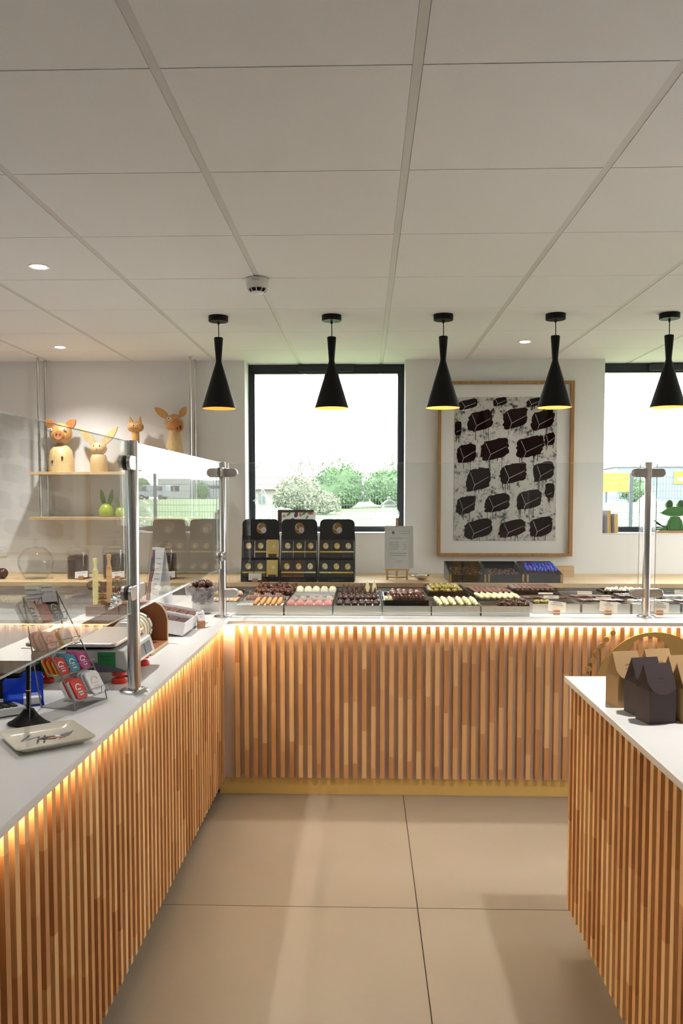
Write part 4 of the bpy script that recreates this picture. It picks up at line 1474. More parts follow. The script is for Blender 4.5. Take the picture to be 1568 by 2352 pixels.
def heap(kind, cx, cy, z, nx, ny, dx, dy, label, layers=2, seed=0, lift=0.016):
    rnd = random.Random(seed)
    for l in range(layers):
        for j in range(ny - l):
            for i in range(nx - l):
                sweet(kind, (cx + (i - (nx - l - 1) / 2) * dx + rnd.uniform(-0.003, 0.003), cy + (j - (ny - l - 1) / 2) * dy + rnd.uniform(-0.003, 0.003), z + l * lift), rnd.uniform(0, 6.28), label, label, rnd=rnd)


fill('finger_biscuit', 0, 0, 5, 'golden ribbed finger biscuit in the front tray by the post', 0.42, 0.90, 0.40, R(-14), rx=R(24), z=0.010)
fill('chocolate_bark', 0, 1, 4, 'scalloped matt brown chocolate bark in the tray behind the finger biscuits', 0.15, 0.85, 0.35, rx=R(14))
fill('chocolate_bark', 0, 1, 3, 'scalloped matt brown chocolate bark in the tray behind the finger biscuits', 0.25, 0.75, 0.78, seed=2)
fill('nut_cluster', 0, 2, 6, 'knobbly milk chocolate nut cluster behind the scalloped bark', 0.22, 0.95, 0.45, rows=2, dy=0.06)
fill('nut_cluster', 0, 3, 6, 'knobbly milk chocolate nut cluster behind the scalloped bark', 0.18, 0.95, 0.35, rows=2, dy=0.07, z=0.006, seed=3)
fill('pink_fan', 1, 0, 5, 'pink ridged chocolate fan in the front tray', 0.10, 0.90, 0.42, jit=0.001, rx=R(14))
fill('striped_fan', 1, 1, 5, 'brown fan with white icing stripes behind the pink fans', 0.12, 0.90, 0.30, jit=0.001, rx=R(14))
fill('cream_fan', 1, 3, 5, 'ivory ridged fan in the rear tray behind the striped fans', 0.10, 0.90, 0.45, jit=0.001, z=0.006, rx=R(14))
fill('nut_dome', 2, 0, 6, 'dark chocolate dome topped with a nut in the front tray', 0.12, 0.90, 0.35, rows=2, dy=0.06)
fill('chocolate_pear', 2, 1, 7, 'small dark pear-shaped chocolate behind the nut domes', 0.10, 0.88, 0.40)
fill('chocolate_shell', 2, 2, 7, 'pointed dark chocolate shell standing behind the pear-shaped chocolates', 0.15, 0.90, 0.30)
fill('chocolate_shell', 2, 3, 5, 'pointed dark chocolate shell standing in the rear tray', 0.15, 0.62, 0.25)
fill('white_leaf', 2, 3, 2, 'upright pale yellow white-chocolate leaf among the dark shells', 0.72, 0.88, 0.3, R(20))

# black tray of truffles and dark sticks raised on the fourth column
def black_tray(x0, x1, y0, y1, z, label, h=0.024, tilt_=0.0):
    o = thing('black_tray', label, 'tray', ((x0 + x1) / 2, y0, z), 0, 'black plastic trays of chocolates', (tilt_, 0, 0))
    w, d, t = x1 - x0, y1 - y0, 0.0025
    mb = MB().box(-w / 2, w / 2, 0, d, 0, 0.003)
    for (a, b, c_, d_) in ((-w / 2, w / 2, 0, t), (-w / 2, w / 2, d - t, d), (-w / 2, -w / 2 + t, t, d - t), (w / 2 - t, w / 2, t, d - t)):
        mb.box(a, b, c_, d_, 0.003, h)
    mb.obj('shell', 'blackplastic', o)
    lip = MB()
    for (a, b, c_, d_) in ((-w / 2 - 0.006, w / 2 + 0.006, -0.006, t), (-w / 2 - 0.006, w / 2 + 0.006, d - t, d + 0.006), (-w / 2 - 0.006, -w / 2 + t, t, d - t), (w / 2 - t, w / 2 + 0.006, t, d - t)):
        lip.box(a, b, c_, d_, h, h + 0.0015)
    lip.obj('rim', 'blackplastic', o)
    return o


RIM = TOPZ + TH + 0.002
x3, y3 = colx(3), coly(3, 0)
bt = black_tray(x3 - 0.115, x3 + 0.118, y3 + 0.03, y3 + 0.40, RIM, 'black tray heaped with truffles and dark sticks on a white doily')
MB().box(-0.112, 0.112, 0.01, 0.36, 0.003, 0.0045).obj('doily', 'paper', bt)
z3 = RIM + 0.005
rnd = random.Random(3)
for i in range(11):
    sweet('white_almond' if i < 2 else 'chocolate_stick', (x3 - 0.100 + i * 0.0195 + rnd.uniform(-0.002, 0.002), y3 + 0.065 + rnd.uniform(-0.003, 0.004), z3), R(20),
          'pale almond shape at the end of the row of dark sticks' if i < 2 else 'upright dark chocolate stick along the front of the truffle tray', 'pale almonds on the truffle tray' if i < 2 else 'dark sticks on the truffle tray', R(-12), i)
heap('truffle', x3 + 0.005, y3 + 0.235, z3, 6, 6, 0.034, 0.035, 'rough milk chocolate truffle heaped on the black doily tray', 2, 9, 0.020)

fill('cream_roll', 4, 0, 6, 'cream ribbed white-chocolate roll in the front tray', 0.13, 0.90, 0.45, R(22), rx=R(26), z=0.012)
fill('mauve_dome', 4, 1, 5, 'matt brown oval dome behind the cream ribbed rolls', 0.22, 0.90, 0.35)
x4, y4 = colx(4), coly(4, 2)
black_tray(x4 - 0.112, x4 + 0.115, y4 + 0.02, y4 + 0.38, RIM, 'black tray of green pistachio nuggets in the fifth column')
fill('mauve_dome', 4, 2, 4, 'matt brown oval dome at the front of the pistachio tray', 0.40, 0.90, 0.22, z=RIM + 0.003 - FL)
heap('pistachio_nugget', x4 - 0.004, y4 + 0.22, RIM + 0.004, 6, 6, 0.034, 0.036, 'green and brown pistachio nugget heaped in the black tray', 2, 4, 0.016)
fill('rocher', 5, 0, 4, 'dark knobbly rocher in the front tray beside the first price card', 0.42, 0.95, 0.25)
fill('rocher', 5, 0, 3, 'dark knobbly rocher in the front tray beside the first price card', 0.60, 0.92, 0.62, z=0.004, seed=1)
x5, y5 = colx(5), coly(5, 1)
black_tray(x5 - 0.108, x5 + 0.115, y5 + 0.03, y5 + 0.16, RIM - 0.012, 'black tray of smooth cream rolls behind the rochers', 0.010)
fill('smooth_roll', 5, 1, 7, 'smooth cream roll on the black tray behind the rochers', 0.10, 0.90, 0.45, R(28), z=RIM + 0.004 - FL, jit=0.001, rx=R(16))
black_tray(x5 - 0.115, x5 + 0.105, coly(5, 2) + 0.015, coly(5, 2) + 0.36, RIM - 0.004, 'black tray of ribbed praline bars behind the cream rolls', 0.012)
fill('praline_bar', 5, 2, 8, 'ribbed milk praline bar in two rows behind the cream rolls', 0.12, 0.90, 0.35, R(24), z=RIM + 0.008 - FL, jit=0.001, rx=R(12))
fill('praline_bar', 5, 2, 7, 'ribbed milk praline bar in two rows behind the cream rolls', 0.10, 0.84, 0.95, R(24), z=RIM + 0.008 - FL, jit=0.001, seed=2, rx=R(12))
# column 6: near-empty front tray, heaped cocoa slices on a black tray at the rear
fill('pistachio_nugget', 6, 0, 3, 'last pistachio nugget lying in the nearly empty front tray', 0.12, 0.35, 0.3)
x6 = colx(6)
fill('chocolate_square', 6, 1, 6, 'flat chocolate tablet behind the first card block', 0.12, 0.88, 0.35, R(20), z=0.004)
black_tray(x6 - 0.155, x6 + 0.085, coly(6, 2) + 0.02, coly(6, 2) + 0.19, RIM, 'black tray piled with cocoa slices behind the first card block', 0.032)
for i in range(8):
    for j in range(2):
        sweet('cocoa_slice', (x6 - 0.135 + i * 0.0285, coly(6, 2) + 0.060 + j * 0.085, RIM + 0.022), R(18), 'curved milk chocolate slice piled in the rear black tray', 'milk chocolate slices in the rear black tray')
fill('chocolate_square', 7, 0, 6, 'flat chocolate tablet in the front tray behind the second card block', 0.12, 0.88, 0.55, R(20), z=0.012)
fill('chocolate_square', 7, 1, 6, 'flat chocolate tablet in the second tray behind the second card block', 0.12, 0.88, 0.40, R(20), z=0.012)
fill('white_square', 8, 0, 5, 'ivory tablet in the front tray behind the right post', 0.15, 0.88, 0.5, R(18), z=0.012)
fill('lattice_square', 8, 1, 6, 'ridged dark square behind the right steel post', 0.10, 0.90, 0.25, rows=3, dy=0.05, z=0.014)
x8 = colx(8)
black_tray(x8 - 0.15, x8 + 0.09, coly(8, 2) + 0.02, coly(8, 2) + 0.18, RIM, 'black tray of cream crumbles behind the right steel post', 0.018)
for i in range(5):
    sweet('cream_crumble', (x8 - 0.115 + i * 0.045, coly(8, 2) + 0.06 + 0.035 * (i % 2), RIM + 0.004), i, 'crumbly ivory meringue in the rear black tray', 'ivory meringues in the rear tray', v=i)
fill('white_square', 9, 1, 6, 'ivory tablet in the last tray column at the picture edge', 0.08, 0.92, 0.5, R(18), z=0.012)
fill('chocolate_square', 9, 0, 6, 'flat chocolate tablet in the last front tray at the picture edge', 0.08, 0.92, 0.5, R(18), z=0.012)

# trays left of the corner post
rnd = random.Random(77)
for j in range(4):
    for i in range(9):
        v = rnd.choice((0, 1, 1, 2, 3))
        cn = ('yellow', 'peach', 'pink', 'ivory')[v]
        sweet('candy', (colx(-1) - 0.10 + i * 0.025, coly(-1, 0) + 0.05 + j * 0.04, FL), rnd.uniform(0, 6), 'small %s candy in the front tray left of the corner post' % cn, '%s candies left of the corner post' % cn, v=v)
for i in range(5):
    sweet('yellow_ball' if i < 3 else 'peach_ball', (colx(-1) - 0.095 + i * 0.046, coly(-1, 1) + 0.10, FL + 0.004), 0, ('bright yellow ball' if i < 3 else 'peach coloured ball') + ' in the tray behind the mixed candies', ('yellow' if i < 3 else 'peach') + ' balls behind the candies')
for i in range(4):
    sweet('rocher', (colx(-1) - 0.09 + i * 0.055, coly(-1, 2) + 0.08, FL), i, 'dark knobbly rocher in the third tray left of the corner post', 'rochers left of the corner post', v=i)

# ---- price cards along the right-hand trays
for k, (px, ln) in enumerate(((1276, (('BAGATELLE', 0.0085, 0.047), ('Praliné au riz soufflé.', 0.0080, 0.036))), (1393, (('NINA', 0.0085, 0.047), ('Praliné noisette.', 0.0080, 0.036))),
                              (1510, (('PEANUTS', 0.0085, 0.047), ('Praliné, cacahuètes,', 0.0080, 0.036), ('pointe de caramel.', 0.0080, 0.027))))):
    p = at_z(px, 1411, TOPZ)
    price_card((p.x, 4.362 if k < 2 else 4.366, TOPZ), R(-2), 0.094, 0.056, ln, 'cream price card on a brown wood block reading %s' % ln[0][0], tiltx=R(-12), shear=R(7))
for k, (px, py, yy, zz, s, lab) in enumerate(((1265, 1375, coly(6, 1), RIM, 'ROMANE', 'narrow cream card on the tray edge above the first card block'), (1335, 1362, coly(7, 2), RIM, 'CHOCOLAT PRALINE CARRE', 'narrow cream card on the rear tray edge beside the meringues'),
                                             (1375, 1371, coly(7, 1), RIM, '', 'thin cream strip card lying before the tablets'), (1240, 1358, coly(6, 2), RIM + 0.0, '', 'thin white strip card before the piled cocoa slices'),
                                             (1433, 1359, coly(8, 2), RIM, '', 'cream card before the meringue tray'), (1475, 1371, coly(8, 1), RIM, 'LATTE', 'cream card behind the right steel post'),
                                             (1540, 1358, coly(9, 2), RIM, 'CARRETE', 'cream card on the rear tray edge at the picture edge'))):
    p = at_z(px, py, zz)
    hh = 0.010 if s == '' else (0.018 if k != 6 else 0.028)
    price_card((p.x, yy + 0.006, zz + 0.0005), R(-2), 0.085, hh, ((s, 0.007, hh - 0.010),) if s else (), lab, block=False, tiltx=R(-8))

# ================================================================== things on the register side worktop
def tz(px, py):
    return at_z(px, py, TOPZ)


# ---- square ivory plate with a printed figure
pl = thing('square_plate', 'square ivory ceramic plate printed with a figure and handwriting, nearest the viewer', 'plate', (-0.820, 2.055, TOPZ), R(38))
hw = 0.098
lv = [(0.60, 0.0), (0.62, 0.004), (0.70, 0.010), (1.0, 0.020)]


def sq(r, n=6):
    return rrect(-hw * r, hw * r, -hw * r, hw * r, 0.014, n)


mb = MB()
rings = [(0.78, 0.0), (0.80, 0.003), (1.0, 0.016), (1.0, 0.019), (0.985, 0.0195), (0.80, 0.0075), (0.70, 0.0062)]
vs, fs = [], []
n = len(sq(1))
for r, z in rings:
    vs += [(a, b, z) for a, b in sq(r)]
for j in range(len(rings) - 1):
    for k in range(n):
        fs.append((j * n + k, j * n + (k + 1) % n, (j + 1) * n + (k + 1) % n, (j + 1) * n + k))
fs += [list(reversed(range(n))), list(range((len(rings) - 1) * n, len(rings) * n))]
mb.add(vs, fs).obj('dish', 'plate', pl)


def deco(poly, m, name, z=0.0072):
    MB().prism(poly, z, z + 0.0004, 'XY').obj(name, m, pl)


# figure: dark hair, face, white shirt, denim legs, trailing line (lies across the plate)
deco([(a, b) for a, b in ellipse(0.004, 0.004, 0.020, 0.011, 20)], 'ink', 'printed_hair')
deco(ellipse(0.014, -0.006, 0.013, 0.0065, 18), 'skin', 'printed_face', 0.0077)
deco(ellipse(0.029, 0.006, 0.010, 0.010, 16), 'print_white', 'printed_shirt')
deco([(0.036, 0.010), (0.062, 0.022), (0.070, 0.014), (0.060, 0.004), (0.040, -0.004)], 'denim', 'printed_trousers')
deco([(0.028, -0.012), (0.058, 0.000), (0.060, -0.004), (0.030, -0.018)], 'skin', 'printed_arm')
deco([(0.066, 0.018), (0.078, 0.030), (0.079, 0.028), (0.068, 0.016)], 'ink', 'printed_line')
for k in range(3):
    deco([(0.012 + k * 0.012, -0.022 - k * 0.002), (0.020 + k * 0.012, -0.012), (0.0215 + k * 0.012, -0.0125), (0.0135 + k * 0.012, -0.0225 - k * 0.002)], 'inkgrey', 'printed_stroke')
text('handwriting', 'croquer la vie', 0.0105, 'ink', pl, (-0.030, -0.034, 0.0074), (0, 0, R(70)))
text('handwriting', 'avec gourmandise', 0.0095, 'ink', pl, (-0.014, -0.036, 0.0074), (0, 0, R(72)))
text('printed_brand', 'CHOCOLATS', 0.0095, 'navy', pl, (-0.058, 0.006, 0.0074), (0, 0, R(52)))
text('printed_brand', '( CHOCO )', 0.0095, 'navy', pl, (-0.046, 0.010, 0.0074), (0, 0, R(20)))

# ---- pen on a stand with ball chain
ps = thing('pen_stand', 'black desk pen standing in a flared base with a silver ball chain', 'pen', (-0.925, 2.20, TOPZ), R(-10))
mb = MB()
prof = [(0.060, 0.036, 0.0), (0.062, 0.038, 0.006), (0.050, 0.030, 0.012), (0.030, 0.020, 0.026), (0.018, 0.014, 0.040), (0.014, 0.012, 0.046)]
vs, fs = [], []
for a, b, z in prof:
    vs += [(x, y, z) for x, y in ellipse(0, 0, a, b, 28)]
for j in range(len(prof) - 1):
    for k in range(28):
        fs.append((j * 28 + k, j * 28 + (k + 1) % 28, (j + 1) * 28 + (k + 1) % 28, (j + 1) * 28 + k))
fs += [list(reversed(range(28))), list(range(5 * 28, 6 * 28))]
mb.add(vs, fs).obj('base', 'black', ps)
MB().lathe([(0, 0.040), (0.0058, 0.040), (0.0066, 0.09), (0.0070, 0.11), (0.0066, 0.150), (0.0045, 0.170), (0.0, 0.172)], 16).obj('pen_barrel', 'black', ps)
MB().lathe([(0.0066, 0.096), (0.0071, 0.096), (0.0071, 0.0985), (0.0066, 0.0985)], 16, close=True).obj('orange_band', 'orange', ps)
bm_ = MB().ball((0, 0, 0), 0.0016, seg=7, rings=5)
mb = MB()
for k in range(40):
    t = k / 39
    mb.ball((0.010 + 0.006 * t, -0.004 - 0.018 * t, 0.166 - 0.150 * t - 0.006 * math.sin(math.pi * t)), 0.0015, seg=6, rings=4)
for k in range(26):
    t = k / 25
    a = R(-70 - 115 * t)
    mb.ball((0.064 * math.cos(a), 0.040 * math.sin(a), 0.002), 0.0015, seg=6, rings=4)
mb.obj('ball_chain', 'chrome', ps)

# ---- keyboard at the picture edge
kb = thing('keyboard', 'grey keyboard with black keys cut off by the picture edge', 'keyboard', (-1.11, 2.285, TOPZ), R(40))
MB().prism([(-0.07, 0.004), (0.07, 0.004), (0.07, 0.016), (-0.07, 0.026)], -0.20, 0.115, 'YZ', Matrix.Rotation(R(0), 4, 'Z')).obj('case', 'scalegrey', kb, bevel=0.003)
for s in (-0.18, 0.09):
    MB().box(s, s + 0.02, -0.05, 0.05, 0, 0.006).obj('foot', 'rubber', kb)
kme = MB().box(-0.0075, 0.0075, -0.0075, 0.0075, 0, 0.006).mesh('key')
for j in range(5):
    for i in range(16):
        yy = -0.050 + j * 0.0185
        place('key', kme, 'black', kb, (-0.19 + i * 0.0185, yy, 0.0226 - (yy + 0.05) * 0.055 + (0.0 if True else 0)), (R(-4), 0, 0), 0.0015)

# ---- blue acrylic holder with white slips
bh = thing('acrylic_holder', 'translucent blue acrylic note holder with white slips on the worktop', 'holder', (-1.035, 2.43, TOPZ), R(25))
MB().box(-0.055, 0.055, -0.045, 0.045, 0, 0.003).obj('base', 'blueacrylic', bh)
for s in (-1, 1):
    MB().prism(rrect(-0.028, 0.028, 0.003, 0.088, 0.010), -0.0015, 0.0015, 'XZ', Matrix.Translation((s * 0.028 - 0.004, -0.042 if s < 0 else 0.040, 0))).obj('upright', 'blueacrylic', bh)
MB().prism(rrect(-0.03, 0.03, 0.003, 0.088, 0.012), -0.0015, 0.0015, 'YZ', Matrix.Translation((-0.052, 0, 0))).obj('upright', 'blueacrylic', bh)
MB().prism(rrect(-0.03, 0.03, 0.003, 0.088, 0.012), -0.0015, 0.0015, 'YZ', Matrix.Translation((0.052, 0.005, 0))).obj('upright', 'blueacrylic', bh)
sp_ = MB().box(-0.046, 0.046, -0.036, 0.036, 0, 0.020).obj('paper_slips', 'paper', None, (-1.035, 2.43, TOPZ + 0.0035), (0, 0, R(25)))
tag(sp_, 'small stack of white note slips inside the blue holder', 'paper')

# ---- black cash box behind the holder
cb = thing('cash_box', 'black box standing behind the blue note holder', 'box', (-1.175, 2.575, TOPZ), R(0))
MB().box(-0.14, 0.10, -0.09, 0.09, 0.003, 0.070).obj('body', 'black', cb, bevel=0.005)
MB().box(-0.145, 0.105, -0.095, 0.095, 0.071, 0.083).obj('lid', 'black', cb, bevel=0.004)
for a in (-0.11, 0.07):
    MB().box(a, a + 0.02, -0.08, 0.08, 0, 0.004).obj('foot', 'rubber', cb)
MB().box(-0.05, 0.01, -0.0965, -0.095, 0.073, 0.079).obj('latch', 'wire', cb)

# ---- scissors with salmon handles, dark case, brown thread
sx_ = thing('scissors', 'steel scissors with salmon handles lying behind the black box', 'scissors', (-1.235, 2.90, TOPZ), R(35))
for s in (-1, 1):
    MB().ring(ellipse(-0.055, s * 0.018, 0.030, 0.016, 20), ellipse(-0.055, s * 0.018, 0.020, 0.009, 20), 0.002, 0.012, 'XY').obj('handle', 'salmon', sx_, bevel=0.002)
    MB().prism([(-0.03, s * 0.008 - 0.004), (-0.03, s * 0.008 + 0.004), (0.02, 0.006), (0.11, s * 0.006), (0.02, -0.006)], 0.004 + s * 0.001, 0.006 + s * 0.001, 'XY').obj('blade', 'chrome', sx_)
MB().lathe([(0, 0.002), (0.005, 0.002), (0.005, 0.010), (0, 0.010)], 12, Matrix.Translation((0.012, 0, 0))).obj('pivot', 'chrome', sx_)
dc = thing('dark_case', 'small dark brown case at the picture edge beside the scissors', 'case', (-1.365, 2.74, TOPZ), R(20))
MB().box(-0.05, 0.05, -0.035, 0.035, 0, 0.055).obj('body', 'maroonbook', dc, bevel=0.006)
MB().box(-0.051, 0.051, -0.036, 0.036, 0.0555, 0.066).obj('lid', 'maroonbook', dc, bevel=0.004)
ck = thing('wrapped_bar', 'small dark brown packet with white dots lying behind the scissors', 'packet', (-1.205, 3.06, TOPZ), R(18))
MB().box(-0.045, 0.045, -0.018, 0.018, 0, 0.014).obj('lower_bar', 'choc', ck, bevel=0.003)
MB().box(-0.02, 0.045, -0.015, 0.018, 0.0145, 0.028).obj('upper_bar', 'choc', ck, bevel=0.003)
p = tz(60, 1490)
tag(MB().tube([(-0.022, 0.004, 0.001), (-0.008, -0.001, 0.0025), (0.010, -0.004, 0.002), (0.024, -0.002, 0.001)], 0.0014, 5).obj('brown_thread', 'milk', None, (p.x, p.y, TOPZ + 0.0005)),
    'short brown curl of ribbon lying on the bare white worktop', 'ribbon')

# ---- wire rack of small tins (tiers step up and back)
RA = R(72)
rk = thing('wire_rack', 'stepped grey wire rack of pocket tins with a steel base plate', 'rack', (-0.888, 2.439, TOPZ), RA)
# local x runs along a tier, local y into the rack (away from the customer)
RWH = 0.076
MB().box(-RWH, RWH, -0.070, 0.060, 0, 0.003).obj('base_plate', 'wire', rk)
sl_ = [(-0.055, 0.030), (0.002, 0.100), (0.052, 0.172), (0.100, 0.246)]      # tier front (y, z)
mb = MB()
for s in (-1, 1):
    mb.tube([(s * RWH, -0.066, 0.003), (s * RWH, -0.060, 0.030), (s * RWH, 0.115, 0.330)], 0.0022, 6)
    mb.tube([(s * RWH, 0.056, 0.003), (s * RWH, 0.115, 0.330)], 0.0022, 6)
mb.tube([(-RWH, 0.115, 0.330), (RWH, 0.115, 0.330)], 0.0022, 6)
mb.obj('side_frame', 'wire', rk)
for (ty, tzz) in sl_:
    t = MB()
    t.tube([(-RWH, ty - 0.022, tzz + 0.022), (RWH, ty - 0.022, tzz + 0.022)], 0.0013, 5)
    t.tube([(-RWH, ty - 0.022, tzz), (RWH, ty - 0.022, tzz)], 0.0013, 5)
    t.tube([(-RWH, ty + 0.030, tzz - 0.004), (RWH, ty + 0.030, tzz - 0.004)], 0.0013, 5)
    for x in (-RWH, -0.036, 0.036, RWH):
        t.tube([(x, ty + 0.030, tzz - 0.004), (x, ty - 0.022, tzz), (x, ty - 0.022, tzz + 0.022)], 0.0013, 5)
    t.obj('tier', 'wire', rk)


def tin(x, y, z, w, h, d, m, side, lab, ang=R(-30), deco_=None):
    w, h, d, x = w * 0.80, h * 0.80, d * 0.9, x * 0.82
    mx = Matrix.Translation(rk.location) @ Matrix.Rotation(RA, 4, 'Z')
    loc = mx @ Vector((x, y, z))
    o = thing('pocket_tin', lab, 'tin', loc, 0, 'pocket tins on the wire rack', (ang, 0, RA))
    MB().prism(rrect(-w / 2, w / 2, 0, h, min(w, h) * 0.24, 5), 0.004, d).obj('body', side, o, bevel=0.001)
    lid = MB().prism(rrect(-w / 2 - 0.0008, w / 2 + 0.0008, -0.0008, h + 0.0008, min(w, h) * 0.25, 5), 0, 0.006).obj('lid', m, o, bevel=0.0015)
    if deco_:
        a1 = arc(0, h * 0.52, w * 0.30, 20, 200, 12)
        a2 = arc(0, h * 0.52, w * 0.22, 20, 200, 12)
        MB().prism(a1 + a2[::-1], -0.0005, 0.0002).obj('printed_arc', deco_, lid)
        for q, ww in ((0.44, 0.30), (0.30, 0.42), (0.16, 0.36)):
            MB().box(-w * ww / 2, w * ww / 2, -0.0005, 0.0002, h * q, h * q + 0.004).obj('printed_line', deco_, lid)
    return o


T0, T1, T2, T3 = sl_
tw, th_ = 0.052, 0.078
row0 = [(-0.072, 'red', 'whitetin', 0, 'red pocket tin with white sides at the front of the lowest rack tier', 'print_white'), (-0.072, 'red', 'whitetin', 1, 'red pocket tin second in the pile on the lowest rack tier', None)]
for k in range(2):
    tin(-0.052, T0[0] - 0.016 + k * 0.024, T0[1] + 0.002, 0.062, 0.080, 0.021, 'red', 'whitetin', row0[k][4], deco_=row0[k][5])
for k in range(3):
    tin(0.046, T0[0] - 0.016 + k * 0.014, T0[1] + 0.002, 0.078, 0.088, 0.012, 'whitetin', 'tinmetal', ('white pocket tin with faint print, front one on the lowest rack tier', 'white pocket tin, second in the pile on the lowest rack tier', 'white pocket tin, rearmost in the pile on the lowest rack tier')[k], deco_=None if k else 'pinktin')
for col, (x, m, cn) in enumerate(((-0.062, 'red', 'red'), (0.0, 'teal', 'teal'), (0.062, 'magenta', 'magenta'))):
    for k in range(3):
        tin(x, T1[0] - 0.016 + k * 0.018, T1[1] + 0.002, 0.058, 0.066, 0.015, m, 'goldtin' if m == 'red' else m, '%s pocket tin, %s of its pile on the second rack tier' % (cn, ('front', 'middle', 'rear')[k]), deco_='print_white' if k == 0 else None)
for k in range(3):
    tin(-0.044, T2[0] - 0.016 + k * 0.020, T2[1] + 0.002, 0.066, 0.066, 0.017, 'pinktin', 'pinktin', 'blush white pocket tin, %s of its pile on the third rack tier' % ('front', 'middle', 'rear')[k], deco_='roseprint' if k == 0 else None)
for k in range(2):
    tin(0.046, T2[0] - 0.016 + k * 0.020, T2[1] + 0.002, 0.060, 0.066, 0.017, 'whitetin', 'goldtin', 'white pocket tin with gold sides, %s of its pile on the third rack tier' % ('front', 'rear')[k])
for k, (x, m, s, lab) in enumerate(((-0.060, 'pinktin', 'whitetin', 'pale pocket tin with black scroll print on the top rack tier'), (0.0, 'red', 'tinmetal', 'grey and red pocket tin on the top rack tier'), (0.060, 'black', 'tinmetal', 'black pocket tin with silver script on the top rack tier'))):
    tin(x, T3[0] - 0.016, T3[1] + 0.002, 0.060, 0.094, 0.018, m, s, lab, deco_=('ink', None, 'print_white')[k])
    tin(x, T3[0] + 0.006, T3[1] + 0.002, 0.060, 0.094, 0.018, m, s, lab.replace('on the top', 'behind, on the top'))

rc = thing('rack_sign', 'pair of white price slips clipped to the top of the wire rack', 'sign', (-0.985, 2.46, TOPZ + 0.292), 0, rot=(R(-34), 0, R(34)))
for k in (0, 1):
    c_ = MB().box(-0.044 + k * 0.046, -0.001 + k * 0.046, 0, 0.0008, 0.010, 0.078 if k == 0 else 0.072).obj('paper_slip', 'paper', rc, (0, 0, 0.006 * k))
    text('slip_heading', 'PASTILLES' if k == 0 else 'BONBONS', 0.0068, 'ink', c_, (-0.042 + k * 0.046, -0.0006, 0.058), align='LEFT')
    text('slip_line', 'Petite boîte 4,50€' if k == 0 else 'Boîte métal 6,50€', 0.0046, 'ink', c_, (-0.042 + k * 0.046, -0.0006, 0.044))
    if k == 0:
        text('slip_line', 'Grande boîte 5,90€', 0.0046, 'ink', c_, (-0.042, -0.0006, 0.028))
MB().box(-0.056, -0.030, -0.003, 0.004, 0.026, 0.034, Matrix.Rotation(R(-18), 4, 'Y')).obj('clip', 'leafprint', rc)
MB().box(-0.003, 0.003, 0.001, 0.004, -0.02, 0.03).obj('stalk', 'wire', rc)

# ---- weighing scale
sc = thing('weighing_scale', 'grey shop weighing scale with steel pan and red feet behind the first post', 'scale', (-0.955, 2.86, TOPZ), 0)
body = [(-0.165, 0.040), (0.150, 0.040), (0.168, 0.050), (0.150, 0.112), (0.120, 0.118), (-0.150, 0.118), (-0.168, 0.10)]
MB().prism(body, -0.170, 0.170, 'XZ').obj('body', 'scalegrey', sc, bevel=0.006)
arcp = [(-0.16, 0.042), (0.16, 0.042), (0.145, 0.050), (0.08, 0.068), (0.0, 0.078), (-0.10, 0.080), (-0.16, 0.076)]
MB().prism(arcp, -0.1745, -0.171, 'XZ').obj('dark_trim', 'scaledark', sc)
MB().box(-0.145, 0.110, -0.150, 0.150, 0.1185, 0.126).obj('pan_support', 'black', sc)
MB().prism(rrect(-0.185, 0.125, -0.180, 0.178, 0.02), 0.1265, 0.139, 'XY').obj('weighing_pan', 'satin', sc, bevel=0.003)
pn = Matrix.Translation((0.1605, 0, 0.080)) @ Matrix.Rotation(R(16.2), 4, 'Y')
for k in range(3):
    MB().box(-0.001, 0.003, -0.125 + k * 0.085, -0.048 + k * 0.085, -0.020, 0.020, Matrix.Translation((0.0, 0, 0)) @ pn @ Matrix.Rotation(R(-32.4), 4, 'Y')).obj('display_window', 'lcd', sc)
MB().box(0.062, 0.120, -0.1735, -0.1705, 0.052, 0.108).obj('green_sticker', 'green', sc)
for q, s in enumerate(('BALANCE', 'PESAGE', '15 kg')):
    text('sticker_print', s, 0.009, 'ink', sc, (0.091, -0.1740, 0.092 - q * 0.012), align='CENTER')
MB().box(-0.085, -0.010, -0.1727, -0.1705, 0.078, 0.108).obj('rating_plate', 'whitetin', sc)
for q in range(3):
    MB().box(-0.080, -0.030 + (q == 0) * 0.015, -0.1732, -0.1727, 0.100 - q * 0.009, 0.104 - q * 0.009).obj('rating_print', 'inkgrey', sc)
for sx2 in (-1, 1):
    for sy2 in (-1, 1):
        f = MB().lathe([(0, 0), (0.024, 0), (0.026, 0.004), (0.026, 0.012), (0.020, 0.018), (0.006, 0.019), (0.004, 0.024), (0.006, 0.026), (0.024, 0.027), (0.024, 0.040), (0, 0.040)], 18,
                       Matrix.Translation((sx2 * 0.125, sy2 * 0.145, 0))).obj('levelling_foot', 'redfoot', sc)
MB().tube([(0.15, 0.01, 0.045), (0.158, -0.02, 0.02), (0.145, -0.05, 0.003), (0.10, -0.06, 0.003)], 0.0025, 6).obj('cable', 'black', sc)

